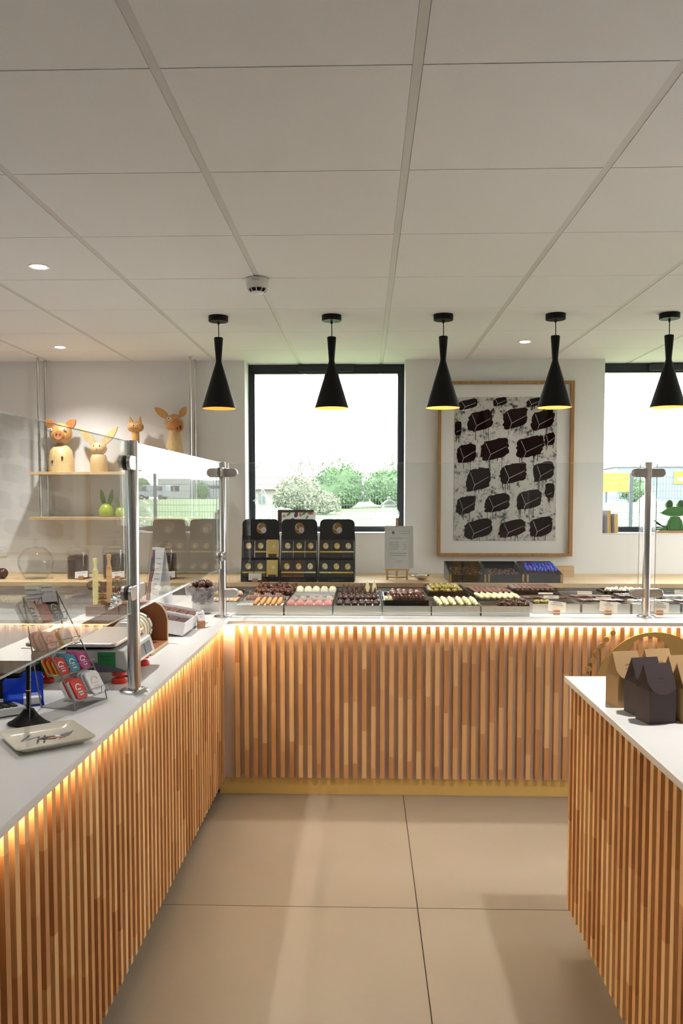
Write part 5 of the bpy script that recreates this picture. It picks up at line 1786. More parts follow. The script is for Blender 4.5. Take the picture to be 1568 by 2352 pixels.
# ---- ribbon dispenser with rolls
rd = thing('ribbon_dispenser', 'brown board ribbon dispenser with a rounded back plate', 'dispenser', (-1.0, 3.30, TOPZ), 0)
bp = [(-0.24, 0.014), (0.155, 0.014), (0.155, 0.09)] + arc(0.085, 0.095, 0.07, 0, 80, 8, 0.085) + [(-0.02, 0.178), (-0.12, 0.130), (-0.21, 0.085)]
MB().prism(bp, 0.150, 0.160).obj('back_plate', 'mdf', rd)
MB().ring([(a * 1.012, b * 1.012) for a, b in bp], [(a * 0.995 - 0.0004, b * 0.995) for a, b in bp], 0.1495, 0.1605).obj('plate_edge', 'mdfedge', rd)
MB().box(-0.24, 0.155, -0.12, 0.16, 0.0, 0.014).obj('base', 'mdf', rd)
MB().box(0.1552, 0.157, -0.12, 0.16, 0.0, 0.014).obj('base_edge', 'mdfedge', rd)
MB().prism(arc(0.035, 0.075, 0.030, 0, 350, 14), -0.10, 0.150).obj('spindle', 'mdf', rd)
rolls = [('paper', 0.052, 'white'), ('cream', 0.056, 'cream'), ('whitechoc', 0.060, 'pale yellow'), ('cream', 0.060, 'ivory'), ('whitechoc', 0.061, 'straw'), ('paper', 0.064, 'printed white')]
for k, (m, r, cn) in enumerate(rolls):
    y0 = -0.085 + k * 0.037
    o = thing('ribbon_roll', '%s ribbon roll, number %s from the scale on the dispenser' % (cn, ('one', 'two', 'three', 'four', 'five', 'six')[k]), 'ribbon roll', (-0.965, 3.30 + y0, TOPZ + 0.075), 0, 'ribbon rolls on the dispenser')
    MB().lathe([(0.0315, 0), (r, 0), (r, 0.026), (0.0315, 0.026)], 32, Matrix.Rotation(R(-90), 4, 'X'), close=True).obj('ribbon', m, o)
    MB().lathe([(r * 0.86, -0.001), (r * 0.98, -0.001), (r * 0.98, 0.0), (r * 0.86, 0.0)], 32, Matrix.Rotation(R(-90), 4, 'X'), close=True).obj('wound_edge', 'whitetin', o)
    if k == 5:
        for q in range(8):
            t = q * 0.78
            MB().ball(((r + 0.0002) * math.cos(t), 0.013, (r + 0.0002) * math.sin(t)), 0.006, 0.009, 0.006, 8, 6).obj('printed_leaf', 'milk', o)

# ---- two tilted white boxes of chocolates
for bi, (yc, lab) in enumerate(((3.715, 'open white card box of foil-wrapped chocolates beside the ribbon rolls'), (3.935, 'open white card box of chocolates nearest the glass bowl'))):
    bx = thing('chocolate_box', lab, 'box', (-0.815, yc, TOPZ + 0.004), 0, 'open white boxes of chocolates', (0, R(10), 0))
    D, W, H = 0.32, 0.195, 0.060
    t = 0.0025
    mb = MB().box(-D, 0, -W / 2, W / 2, 0, t)
    mb.prism([(-W / 2, 0), (W / 2, 0), (W / 2 + 0.004, H), (-W / 2 - 0.004, H)], -t, 0, 'YZ').prism([(-W / 2, 0), (W / 2, 0), (W / 2 + 0.004, H), (-W / 2 - 0.004, H)], -D, -D + t, 'YZ')
    mb.box(-D, 0, -W / 2, -W / 2 + t, t, H).box(-D, 0, W / 2 - t, W / 2, t, H)
    mb.obj('card_box', 'paper', bx)
    MB().box(-D + 0.01, -0.01, -W / 2 + 0.004, W / 2 - 0.004, t, H * 0.55).obj('liner', 'mount', bx)
    if bi == 0:
        pass
    rnd = random.Random(bi + 30)
    mx = Matrix.Translation(bx.location) @ Matrix.Rotation(R(10), 4, 'Y')
    sqm = mk(MB().box(-0.021, 0.021, -0.021, 0.021, 0, 0.016), 'square_chocolate', 'milk' if bi else 'choc') if True else None
    for i in range(6):
        for j in range(4):
            q = mx @ Vector((-0.036 - i * 0.0475, -W / 2 + 0.030 + j * 0.045, H * 0.55 + 0.001))
            o = place('square_chocolate', sqm, None, None, q, (0, R(10), rnd.uniform(-0.06, 0.06)), 0.002)
            tag(o, 'square chocolate lying in the white box %s' % ('beside the ribbon rolls' if bi == 0 else 'nearest the glass bowl'), 'chocolate', 'square chocolates in white box %s' % ('one' if bi == 0 else 'two'))
    MB().box(-D + 0.02, -0.02, -W / 2 + 0.02, W / 2 - 0.02, -0.004, 0.0).obj('support', 'mount', bx)
    MB().box(-D + 0.01, -D + 0.02, -W / 2 + 0.02, W / 2 - 0.02, -0.052, 0.0).obj('prop', 'mount', bx)
price_card((-0.782, 3.865, TOPZ), R(25), 0.042, 0.062, (('PALETS', 0.0075, 0.046), ('9,80', 0.007, 0.033)), 'small white card on a wood block leaning against the open white boxes', tiltx=R(-24), blk=(0.034, 0.024, 0.036), m='paper')

# ---- footed glass bowl of cocoa truffles
gb_ = thing('footed_glass_bowl', 'footed clear glass bowl heaped with cocoa truffles', 'glass bowl', (-0.870, 4.345, TOPZ), 0)
prof = [(0.0, 0.0), (0.045, 0.0), (0.046, 0.003), (0.016, 0.008), (0.009, 0.016), (0.012, 0.024), (0.008, 0.034), (0.010, 0.044), (0.040, 0.050), (0.070, 0.070), (0.088, 0.100), (0.095, 0.150),
        (0.0925, 0.150), (0.0855, 0.102), (0.068, 0.073), (0.040, 0.054), (0.0, 0.053)]
MB().lathe(prof, 40).obj('bowl', 'jarhaze', gb_)
rnd = random.Random(12)
tm = [mk(MB().ball((0, 0, 0), 0.0205, seg=12, rings=8, nz=0.12, seed=s), 'cocoa_truffle', 'choc') for s in (1, 5, 9)]
lay = [(0.075, 1, 0.0), (0.078, 5, 0.042), (0.108, 6, 0.043), (0.106, 1, 0.0), (0.132, 7, 0.060), (0.136, 3, 0.022), (0.160, 5, 0.038), (0.168, 1, 0.0)]
for z, n, rr in lay:
    for k in range(n):
        t = 2 * math.pi * k / n + z * 30
        o = place('cocoa_truffle', tm[k % 3], None, None, (-0.870 + rr * math.cos(t), 4.345 + rr * math.sin(t), TOPZ + z), (rnd.random() * 6, 0, rnd.random() * 6))
        tag(o, 'round cocoa-dusted truffle heaped in the footed glass bowl', 'chocolate', 'cocoa truffles in the glass bowl')

# ---- wicker basket with broken chocolate slabs, foil figure, chocolate sticks
bk = thing('wicker_basket', 'low wicker basket of broken chocolate slabs at the far worktop corner', 'basket', (-1.375, 4.50, TOPZ), 0)
BWx, BWy, BHh = 0.115, 0.125, 0.105
weave = MB()
for lv_ in range(11):
    z = 0.005 + lv_ * 0.0098
    g = 1 + 0.10 * lv_ / 10
    pts = []
    n = 44
    for k in range(n + 1):
        t = 2 * math.pi * k / n
        ct, st = math.cos(t), math.sin(t)
        q = (abs(ct) ** 5 + abs(st) ** 5) ** -0.2
        w_ = 0.003 * (1 if (k + lv_) % 2 else -1)
        pts.append((ct * q * (BWx * g * 0.9 + w_), st * q * (BWy * g * 0.9 + w_), z))
    weave.tube(pts, 0.0046, 5, cap=False)
weave.obj('woven_wall', 'wicker', bk)
for k in range(22):
    t = 2 * math.pi * k / 22
    ct, st = math.cos(t), math.sin(t)
    q = (abs(ct) ** 5 + abs(st) ** 5) ** -0.2
    MB().tube([(ct * q * BWx * 0.9, st * q * BWy * 0.9, 0.0), (ct * q * BWx * 0.99, st * q * BWy * 0.99, BHh + 0.006)], 0.003, 5).obj('stake', 'wicker', bk)
MB().box(-BWx * 0.86, BWx * 0.86, -BWy * 0.86, BWy * 0.86, 0.001, 0.008).obj('bottom', 'wicker', bk)
rnd = random.Random(8)
for k, (dx, dy, dz, ax, ay, az, w, d) in enumerate(((-0.10, -0.02, 0.125, 20, 12, 10, 0.085, 0.055), (0.0, 0.03, 0.135, -15, 8, 50, 0.080, 0.06), (0.07, -0.02, 0.118, 12, -14, 80, 0.075, 0.055), (-0.02, -0.06, 0.100, 28, 5, 30, 0.08, 0.05), (0.05, 0.06, 0.13, 0, 18, 120, 0.07, 0.05))):
    poly = []
    for q in range(9):
        t = 2 * math.pi * q / 9
        s = rnd.uniform(0.75, 1.1)
        poly.append((w * s * math.cos(t), d * s * math.sin(t)))
    o = thing('chocolate_slab', 'broken dark chocolate slab with hazelnuts, %s in the wicker basket' % ('overhanging the edge', 'topmost', 'leaning beside the pale stick', 'lying in front', 'lying at the back')[k], 'chocolate', (-1.375 + dx, 4.50 + dy, TOPZ + dz), 0, 'chocolate slabs in the basket', (R(ax), R(ay), R(az)))
    MB().prism(poly, 0, 0.018, 'XY').obj('slab', 'choc', o, bevel=0.003)
    for q in range(5):
        MB().ball((rnd.uniform(-w, w) * 0.6, rnd.uniform(-d, d) * 0.6, 0.018), 0.009, 0.008, 0.007, 8, 6).obj('hazelnut', 'biscuit', o)
ff = thing('foil_figure', 'crumpled silver foil wrapped chocolate figure before the basket', 'foil figure', (-1.315, 4.24, TOPZ), 0)
for nm, c_, r_ in (('body', (0, 0, 0.030), (0.030, 0.026, 0.032)), ('middle', (0.006, 0, 0.066), (0.022, 0.022, 0.020)), ('head', (0.012, 0, 0.095), (0.030, 0.024, 0.024))):
    MB().ball(c_, r_[0], r_[1], r_[2], 22, 16, 0.75, c_[2] * 70).obj(nm, 'chrome', ff, smooth=False)
for k, (px, pyb, x, y, h, m, lab, base) in enumerate(((222, 1390, -1.420, 4.255, 0.305, 'muddlerpale', 'pale wooden stick set in a dark chocolate block before the basket', True), (255, 1367, -1.375, 4.345, 0.32, 'muddler', 'light brown wooden stick standing between foil figure and basket', True))):
    o = thing('hot_chocolate_stick', lab, 'stick', (x, y, TOPZ), 0, 'hot chocolate sticks')
    s = 0.013
    if base:
        MB().box(-0.050 if k == 0 else -0.03, 0.046 if k == 0 else 0.03, -0.022, 0.022, 0, 0.055).obj('chocolate_block', 'mauve' if k == 0 else 'choc', o, bevel=0.005)
    MB().box(-s, s, -s * 0.7, s * 0.7, 0.056, h * 0.78).obj('shaft', m, o, bevel=0.002)
    MB().lathe([(0.0, h * 0.78), (0.013, h * 0.78), (0.0075, h * 0.84), (0.010, h * 0.92), (0.013, h * 0.97), (0.011, h), (0, h * 1.006)], 18).obj('knob', m, o)

# ---- folded leaflet stand
lf = thing('folded_leaflet', 'tall white folded leaflet with a dark photo strip standing behind the white boxes', 'leaflet', (-1.205, 4.74, TOPZ), R(-48))
for s in (-1, 1):
    pg = MB().box(-0.075, 0.075, -0.0008, 0.0008, 0, 0.335).obj('page', 'paper', lf, (0, s * 0.052, 0), (R(8.8) * s, 0, 0))
    if s < 0:
        MB().prism([(-0.070, 0.02), (-0.02, 0.02), (-0.034, 0.12), (-0.012, 0.20), (-0.036, 0.318), (-0.070, 0.318)], -0.0014, -0.0008).obj('photo_strip', 'scaledark', pg)
        MB().prism([(-0.060, 0.03), (-0.034, 0.03), (-0.040, 0.12), (-0.030, 0.17), (-0.060, 0.20)], -0.0018, -0.0014).obj('photo_food', 'orangebrown', pg)
        MB().prism(ellipse(-0.060, 0.29, 0.008, 0.022, 14), -0.0018, -0.0014).obj('photo_red', 'roseprint', pg)
        for q in range(8):
            MB().box(-0.004, 0.058 - (q % 3) * 0.012, -0.0012, -0.0008, 0.06 + q * 0.030, 0.0635 + q * 0.030).obj('text_line', 'inkgrey', pg)

# ================================================================== glass jars on the ledge, behind the register
def jar_on_ledge(px, y, label, card, r=0.072, h=0.185):
    p = at_y(px, 1330, y)
    o = thing('glass_jar', label, 'glass jar', (p.x, y, LZ), 0, 'lidded glass jars of chocolate on the ledge')
    MB().lathe([(0, 0), (r, 0), (r + 0.002, 0.006), (r + 0.002, h - 0.012), (r, h), (r - 0.003, h), (r - 0.001, h - 0.014), (r - 0.001, 0.008), (0, 0.007)], 36).obj('jar_body', 'jar', o)
    MB().lathe([(r * 0.2, h + 0.030), (r * 0.7, h + 0.022), (r + 0.003, h + 0.004), (r + 0.003, h + 0.0005), (0, h + 0.0005)][::-1], 36).obj('jar_lid', 'jar', o)
    MB().lathe([(0.0, h + 0.030), (0.010, h + 0.030), (0.018, h + 0.044), (0.016, h + 0.054), (0, h + 0.058)], 20).obj('lid_knob', 'jar', o)
    mb = MB()
    rnd = random.Random(int(px))
    mb.lathe([(0, 0.0085), (r - 0.003, 0.0085), (r - 0.003, h * 0.80), (0, h * 0.82)], 30)
    for k in range(46):
        t, q = rnd.uniform(0, 6.28), (r - 0.014) * rnd.random() ** 0.5
        mb.ball((q * math.cos(t), q * math.sin(t), h * 0.81), 0.011, 0.010, 0.009, 7, 5, 0.3, k)
    f = mb.obj('chocolate_chips', 'choc', None, tuple(o.location))
    tag(f, 'dark chocolate chips filling the %s' % card, 'chocolate', kind='stuff')
    pc = at_y(px + 6, 1335, y - 0.12)
    price_card((pc.x, y - 0.115, LZ), R(-4), 0.088, 0.044, (('CHOCOLAT NOIR', 0.0075, 0.030), ('100 g   4,90', 0.006, 0.016)), 'white price card on a block before the %s' % card, tiltx=R(-18), shear=R(-6), m='paper')


jar_on_ledge(180, 5.50, 'lidded glass jar of dark chocolate next to the empty glass dome', 'jar next to the glass dome')
jar_on_ledge(264, 5.50, 'lidded glass jar of dark chocolate, middle of the three jars', 'middle jar of three', 0.078, 0.200)
jar_on_ledge(381, 5.50, 'lidded glass jar of dark chocolate nearest the bar stands', 'jar nearest the bar stands', 0.074, 0.200)
p = at_y(83, 1330, 5.48)
gd = thing('glass_dome_jar', 'empty round glass jar with a domed lid and finger knob on the ledge', 'glass jar', (p.x, 5.48, LZ), 0)
MB().lathe([(0, 0), (0.072, 0), (0.090, 0.03), (0.112, 0.075), (0.118, 0.11), (0.112, 0.145), (0.092, 0.175), (0.080, 0.182), (0.077, 0.182), (0.089, 0.174), (0.109, 0.144), (0.115, 0.11), (0.109, 0.077), (0.087, 0.033), (0.070, 0.004), (0, 0.004)], 40).obj('bowl', 'jar', gd)
MB().lathe([(0.086, 0.1835), (0.086, 0.187), (0.060, 0.208), (0.016, 0.215), (0.0, 0.215), (0.0, 0.212), (0.058, 0.204), (0.082, 0.1835)], 40, close=True).obj('lid', 'jar', gd)
MB().lathe([(0, 0.2155), (0.014, 0.2155), (0.011, 0.228), (0.014, 0.240), (0.013, 0.262), (0, 0.268)], 20).obj('knob', 'jar', gd)
p = at_y(6, 1320, 5.45)
tag(MB().ball((0, 0, 0.036), 0.036, seg=20, rings=14, nz=0.06).obj('chocolate_ball', 'choc', None, (p.x, 5.45, LZ)), 'matt brown chocolate ball at the picture edge on the ledge', 'chocolate')

# ---- double wall socket above the ledge
p = at_y(2, 1265, WALLY)
ws = thing('wall_socket', 'white double wall socket low on the wall at the picture edge', 'socket', (p.x, WALLY, p.z), 0)
MB().prism(rrect(-0.075, 0.045, -0.04, 0.04, 0.006), -0.009, -0.0005).obj('plate', 'white', ws, bevel=0.002)
for x in (-0.045, 0.012):
    MB().lathe([(0, 0), (0.019, 0), (0.019, 0.0006), (0, 0.0006)], 20, Matrix.Translation((x, -0.0096, 0)) @ Matrix.Rotation(R(-90), 4, 'X')).obj('outlet', 'mount', ws)
    for s in (-1, 1):
        MB().ball((x + s * 0.008, -0.0104, 0), 0.003, 0.001, 0.003, 8, 5).obj('pin_hole', 'ink', ws)

# ================================================================== gable gift boxes on the island
def gable_box(loc, rz, m, label, w=0.082, d=0.068, hb=0.094, ht=0.162):
    o = thing('gift_box', label, 'gift box', loc, rz, 'folded gift boxes on the island')
    # origin at the front-left bottom corner; front faces local -y
    mb = MB()
    mb.box(0, w, 0, d, 0, hb)
    mb.obj('body', m, o, bevel=0.0008)
    g = MB()
    vs = [(0, 0, hb + 0.0003), (w, 0, hb + 0.0003), (w, d, hb + 0.0003), (0, d, hb + 0.0003), (0, d / 2, ht), (w, d / 2, ht), (0.012, d / 2, hb + 0.02), (w - 0.012, d / 2, hb + 0.02)]
    g.add(vs, [(0, 1, 5, 4), (2, 3, 4, 5), (0, 4, 6), (3, 6, 4), (1, 7, 5), (2, 5, 7), (0, 6, 3), (1, 2, 7)])
    g.obj('roof', m, o, smooth=False)
    # flap over the front slope with a rounded lower edge
    sl = math.atan2(d / 2, ht - hb)
    L = math.hypot(d / 2, ht - hb)
    poly = [(-0.001, 0.0), (w + 0.001, 0.0), (w + 0.001, -L * 0.72)] + arc(w / 2, -L * 0.72, w / 2 + 0.001, 0, -180, 16, L * 0.46)
    fl = MB().prism(poly, -0.0016, -0.0006)
    f = fl.obj('flap', m, o, (0, d / 2, ht + 0.0012), (-sl, 0, 0))
    MB().box(w * 0.36, w * 0.66, -0.0019, -0.0016, -L * 0.72, -L * 0.705).obj('tuck_slit', 'ink' if m == 'bagdark' else 'darkwood', f)
    MB().ring(arc(w * 0.51, -L * 0.60, w * 0.13, 10, 170, 8, L * 0.07), arc(w * 0.51, -L * 0.605, w * 0.12, 10, 170, 8, L * 0.06), -0.0019, -0.0016).obj('thumb_cut', 'ink' if m == 'bagdark' else 'darkwood', f)
    return o


RZB = R(14)
for x, y, m, lab in ((0.752, 2.428, 'kraft', 'kraft brown gift box nearest the island corner'), (0.779, 2.335, 'bagdark', 'dark aubergine gift box behind the other dark one'), (0.785, 2.250, 'bagdark', 'dark aubergine gift box at the front of the island'),
                     (0.862, 2.470, 'kraft', 'kraft gift box behind the dark boxes, beside the corner box'), (0.898, 2.372, 'kraft', 'kraft gift box in the second row at the picture edge'), (0.884, 2.268, 'kraft', 'kraft gift box beside the front dark box at the picture edge')):
    gable_box((x, y, TOPZ), RZB, m, lab)

# ================================================================== things on the window sills
SZ = SILL + 0.0065
KS = 6.02 / FPX


def sill_x(px, y=6.02):
    return at_y(px, 1200, y).x


def candy_jar(px, label, y=6.03):
    o = thing('candy_jar', label, 'glass jar', (sill_x(px, y), y, SZ), 0, 'clear lidded jars on the window sills')
    MB().lathe([(0, 0), (0.052, 0), (0.056, 0.006), (0.056, 0.20), (0.060, 0.225), (0.057, 0.225), (0.053, 0.20), (0.053, 0.008), (0, 0.008)], 36).obj('jar_body', 'jarhaze', o)
    MB().lathe([(0.0, 0.318), (0.016, 0.300), (0.010, 0.296), (0.022, 0.280), (0.052, 0.252), (0.076, 0.232), (0.076, 0.2265), (0.060, 0.2265), (0.040, 0.245), (0.016, 0.27), (0, 0.275)], 36).obj('lid', 'jarhaze', o)
    return o


candy_jar(604, 'clear lidded candy jar on the sill behind the first bar stand')
candy_jar(1487, 'clear lidded candy jar on the sill behind the right steel post', 6.05)
aj = thing('apothecary_jar', 'clear bulbous apothecary jar on the sill above the menu easel', 'glass jar', (sill_x(893, 6.03), 6.03, SZ), 0)
MB().lathe([(0, 0), (0.045, 0), (0.046, 0.004), (0.014, 0.012), (0.012, 0.022), (0.030, 0.034), (0.058, 0.075), (0.076, 0.120), (0.078, 0.145), (0.062, 0.172), (0.048, 0.184), (0.047, 0.198), (0.045, 0.198), (0.045, 0.184), (0.059, 0.170), (0.0745, 0.144), (0.073, 0.121), (0.055, 0.078), (0.028, 0.038), (0, 0.036)], 40).obj('jar_body', 'jarhaze', aj)
MB().lathe([(0, 0.262), (0.012, 0.256), (0.013, 0.246), (0.008, 0.240), (0.024, 0.232), (0.048, 0.214), (0.058, 0.204), (0.056, 0.199), (0.030, 0.2), (0, 0.2)], 36).obj('lid', 'jarhaze', aj)

bk1 = thing('maroon_book', 'dark maroon hardback book leaning on the sill behind the middle stand', 'book', (sill_x(678), 6.055, SZ), 0, rot=(R(-8), 0, 0))
MB().box(-0.135, 0.135, 0, 0.003, 0, 0.165).obj('cover', 'maroonbook', bk1)
MB().box(-0.131, 0.131, 0.0035, 0.014, 0.003, 0.162).obj('pages', 'paper', bk1)
MB().box(-0.135, 0.135, 0.0145, 0.0175, 0, 0.165).obj('back_cover', 'maroonbook', bk1)
bk2 = thing('leafy_book', 'white book with printed leaves and plums leaning before the maroon book', 'book', (sill_x(686), 6.02, SZ), 0, rot=(R(-8), 0, 0))
MB().box(-0.128, 0.122, 0, 0.003, 0, 0.145).obj('cover', 'paper', bk2)
MB().box(-0.124, 0.118, 0.0035, 0.011, 0.003, 0.142).obj('pages', 'mount', bk2)
for x, z, a, b, m, t in ((-0.075, 0.134, 0.022, 0.008, 'leafprint', 40), (-0.022, 0.128, 0.014, 0.020, 'plumprint', -20), (0.010, 0.128, 0.010, 0.013, 'roseprint', 10), (0.035, 0.136, 0.018, 0.007, 'leafprint', 30), (0.085, 0.137, 0.022, 0.008, 'orangebrown', 0), (-0.11, 0.118, 0.012, 0.010, 'roseprint', 20), (0.06, 0.110, 0.016, 0.007, 'leafprint', 50), (-0.05, 0.09, 0.018, 0.012, 'plumprint', 30)):
    ct, st = math.cos(R(t)), math.sin(R(t))
    MB().prism([(x + u * ct - v * st, z + u * st + v * ct) for u, v in ellipse(0, 0, a, b, 16)], -0.0006, 0).obj('printed_fruit', m, bk2)
for k, (px, h, lab) in enumerate(((1399, 0.162, 'taller marbled book with a gilt spine on the second sill'), (1413, 0.138, 'shorter marbled book with a gilt spine on the second sill'))):
    b = thing('gilt_book', lab, 'book', (sill_x(px, 5.95) + 0.006 * k, 5.94, SZ), R(30), 'books on the second sill', (0, R(-3), R(28)))
    MB().box(-0.016, 0.014, 0.0, 0.002, 0, h).obj('spine', 'bookgold', b)
    MB().box(0.0145, 0.0165, 0.0, 0.115, 0, h).obj('cover', 'bookgrey', b)
    MB().box(-0.0185, -0.0165, 0.0, 0.115, 0, h).obj('back_cover', 'bookgrey', b)
    MB().box(-0.016, 0.014, 0.003, 0.110, 0.003, h - 0.004).obj('pages', 'paper', b)

fg = thing('wooden_frog', 'green painted wooden frog with big round eyes sitting on the second sill', 'figurine', (sill_x(1548, 5.97), 5.97, SZ), 0)
k = 5.97 / FPX
MB().prism(rrect(-0.125, 0.13, 0.0, 0.017, 0.006), -0.03, 0.03).obj('log_base', 'block', fg)
bodyp = [(-0.050, 0.018), (0.050, 0.018), (0.058, 0.05), (0.052, 0.085), (0.036, 0.108), (0.034, 0.118), (-0.034, 0.118), (-0.036, 0.108), (-0.052, 0.085), (-0.058, 0.05)]
MB().prism(bodyp, -0.018, 0.018).obj('body', 'frog', fg, bevel=0.004)
headp = [(-0.104, 0.146)] + [(-0.075, 0.168), (-0.046, 0.184), (-0.02, 0.190), (0.02, 0.190), (0.046, 0.184), (0.075, 0.168), (0.104, 0.146), (0.075, 0.132), (0.04, 0.122), (0.0, 0.119), (-0.04, 0.122), (-0.075, 0.132)]
MB().prism(headp, -0.024, 0.024).obj('head', 'frog', fg, bevel=0.004)
for s in (-1, 1):
    e = MB().prism(ellipse(s * 0.040, 0.206, 0.025, 0.032, 24), -0.014, 0.018).obj('eye', 'frog', fg, bevel=0.003)
    MB().prism(ellipse(s * 0.040, 0.206, 0.017, 0.022, 20), -0.0152, -0.014).obj('pupil', 'frogdark', e)
    MB().prism([(s * 0.045, 0.018), (s * 0.105, 0.018), (s * 0.125, 0.030), (s * 0.075, 0.040), (s * 0.135, 0.084), (s * 0.120, 0.066), (s * 0.10, 0.056), (s * 0.05, 0.050)], -0.010, 0.014).obj('hind_leg', 'frog', fg, bevel=0.003)
    MB().tube([(s * 0.030, -0.019, 0.085), (s * 0.042, -0.019, 0.055), (s * 0.036, -0.019, 0.026)], 0.002, 5).obj('painted_arm', 'frogdark', fg)
    MB().ball((s * 0.012, -0.0245, 0.168), 0.003, 0.001, 0.003, 8, 5).obj('nostril', 'frogdark', fg)
MB().tube([(-0.055, -0.0245, 0.150), (-0.03, -0.025, 0.143), (0, -0.025, 0.147), (0.03, -0.025, 0.143), (0.055, -0.0245, 0.150)], 0.0014, 5).obj('mouth', 'frogdark', fg)

# ================================================================== outdoors
def gz(y):
    t = min(1.0, max(0.0, (y - 14) / 44.0))
    return -0.25 + 1.36 * t


vs, fs = [], []
YS = [6.3, 9, 14, 18, 23, 28, 34, 40, 46, 52, 58, 66, 90, 140]
XS = [-60, -30, -15, -8, -4, 0, 4, 8, 15, 25, 40, 70, 110]
for y in YS:
    for x in XS:
        vs.append((x, y, gz(y)))
nx = len(XS)
for j in range(len(YS) - 1):
    for i in range(nx - 1):
        fs.append((j * nx + i, j * nx + i + 1, (j + 1) * nx + i + 1, (j + 1) * nx + i))
tag(MB().add(vs, fs).add([(4.3, -20, -0.25), (60, -20, -0.25), (60, 6.3, -0.25), (4.3, 6.3, -0.25)], [(0, 1, 2, 3)]).add([(-3.7, -20, -0.25), (-60, -20, -0.25), (-60, 6.3, -0.25), (-3.7, 6.3, -0.25)], [(0, 1, 2, 3)]).obj('lawn', 'grass'), kind='structure')

# daisies scattered over the lawn
rnd = random.Random(99)
mb = MB()
for k_ in range(900):
    y = rnd.uniform(9, 40)
    x = rnd.uniform(-0.25 * y - 1, 0.45 * y + 1)
    r = rnd.uniform(0.02, 0.045)
    mb.add([(x - r, y, gz(y) + 0.05), (x + r, y, gz(y) + 0.05), (x + r, y + r, gz(y) + 0.06 + r), (x - r, y + r, gz(y) + 0.06 + r)], [(0, 1, 2, 3)])
tag(mb.obj('daisies', 'paper'), 'white daisies dotted over the lawn outside', 'flowers', kind='stuff')

# wire panel fence
FYY = 16.0
fn = thing('wire_fence', 'grey welded wire panel fence across the lawn outside the windows', 'fence', (0, FYY, gz(FYY)), 0)
fh = 2.15
mb = MB()
x = -5.0
while x < 9.0:
    mb.box(x - 0.0032, x + 0.0032, -0.0025, 0.0025, 0.05, fh)
    x += 0.056
for q in range(16):
    z = 0.08 + q * (fh - 0.12) / 15
    mb.box(-5, 9, -0.0062, -0.0027, z - 0.004, z + 0.004)
w_ = mb.obj('wire_mesh', 'fencewire', fn, smooth=False)
w_['kind'] = 'stuff'
for x in (-4.9, -2.62, 2.65, 5.15, 7.7):
    MB().box(x - 0.03, x + 0.03, 0.004, 0.06, 0, fh + 0.04).obj('fence_post', 'fencepost', fn)


def bush(px_x, y, w, h, m, label, n=700, seed=0, leaf=0.085):
    rnd = random.Random(seed)
    o = thing('garden_shrub', label, 'shrub', (px_x, y, gz(y)), 0, 'shrubs beyond the fence')
    mb = MB()
    for k in range(n * 3):
        t, ph = rnd.uniform(0, 6.28), math.acos(rnd.uniform(-0.2, 1))
        rr = (0.75 + 0.25 * rnd.random()) * (1 + 0.35 * noise.noise(Vector((math.cos(t) * 1.5, math.sin(t) * 1.5, ph * 2 + seed))))
        c = Vector((w / 2 * rr * math.sin(ph) * math.cos(t), w / 2 * 0.6 * rr * math.sin(ph) * math.sin(t), h * 0.25 + h * 0.72 * rr * max(-0.3, math.cos(ph))))
        a = Vector((rnd.uniform(-1, 1), rnd.uniform(-1, 1), rnd.uniform(-1, 1))).normalized()
        b = a.orthogonal().normalized()
        s = leaf * rnd.uniform(0.6, 1.3)
        mb.add([c - a * s, c + b * s * 0.6, c + a * s, c - b * s * 0.6], [(0, 1, 2, 3)])
    mb.obj('foliage', m, o, smooth=False)
    MB().ball((0, 0, h * 0.42), w * 0.36, w * 0.22, h * 0.40, 14, 10, 0.4, seed).obj('inner_foliage', m, o)
    MB().tube([(0, 0, 0), (0, 0, h * 0.4)], 0.08, 6).obj('stem', 'bark', o)


bush(-3.7, 45, 3.0, 2.0, 'leaf2', 'olive grey shrub growing beside the cream house', 700, 1)
bush(-1.5, 49, 4.0, 2.9, 'leaf1', 'tall green shrub beyond the fence, left of the dark one', 800, 2)
bush(1.5, 51, 4.4, 2.6, 'leaf1', 'broad green shrub beyond the fence, middle of the window', 800, 3)
bush(3.4, 47, 2.6, 2.2, 'leaf1', 'low dark green shrub below the bare tree', 600, 4)
bush(-2.2, 42, 2.0, 1.3, 'leaf2', 'low pale shrub in front of the tall green one', 400, 5)
bush(31.5, 118, 6.0, 3.6, 'leaf1', 'yellow green shrub beside the white building', 500, 6)
bush(20.3, 62, 2.6, 2.0, 'leaf1', 'green shrub beside the yellow board', 500, 7)
bush(23.3, 124, 2.6, 2.9, 'leaf1', 'narrow green shrub before the white building', 300, 8)


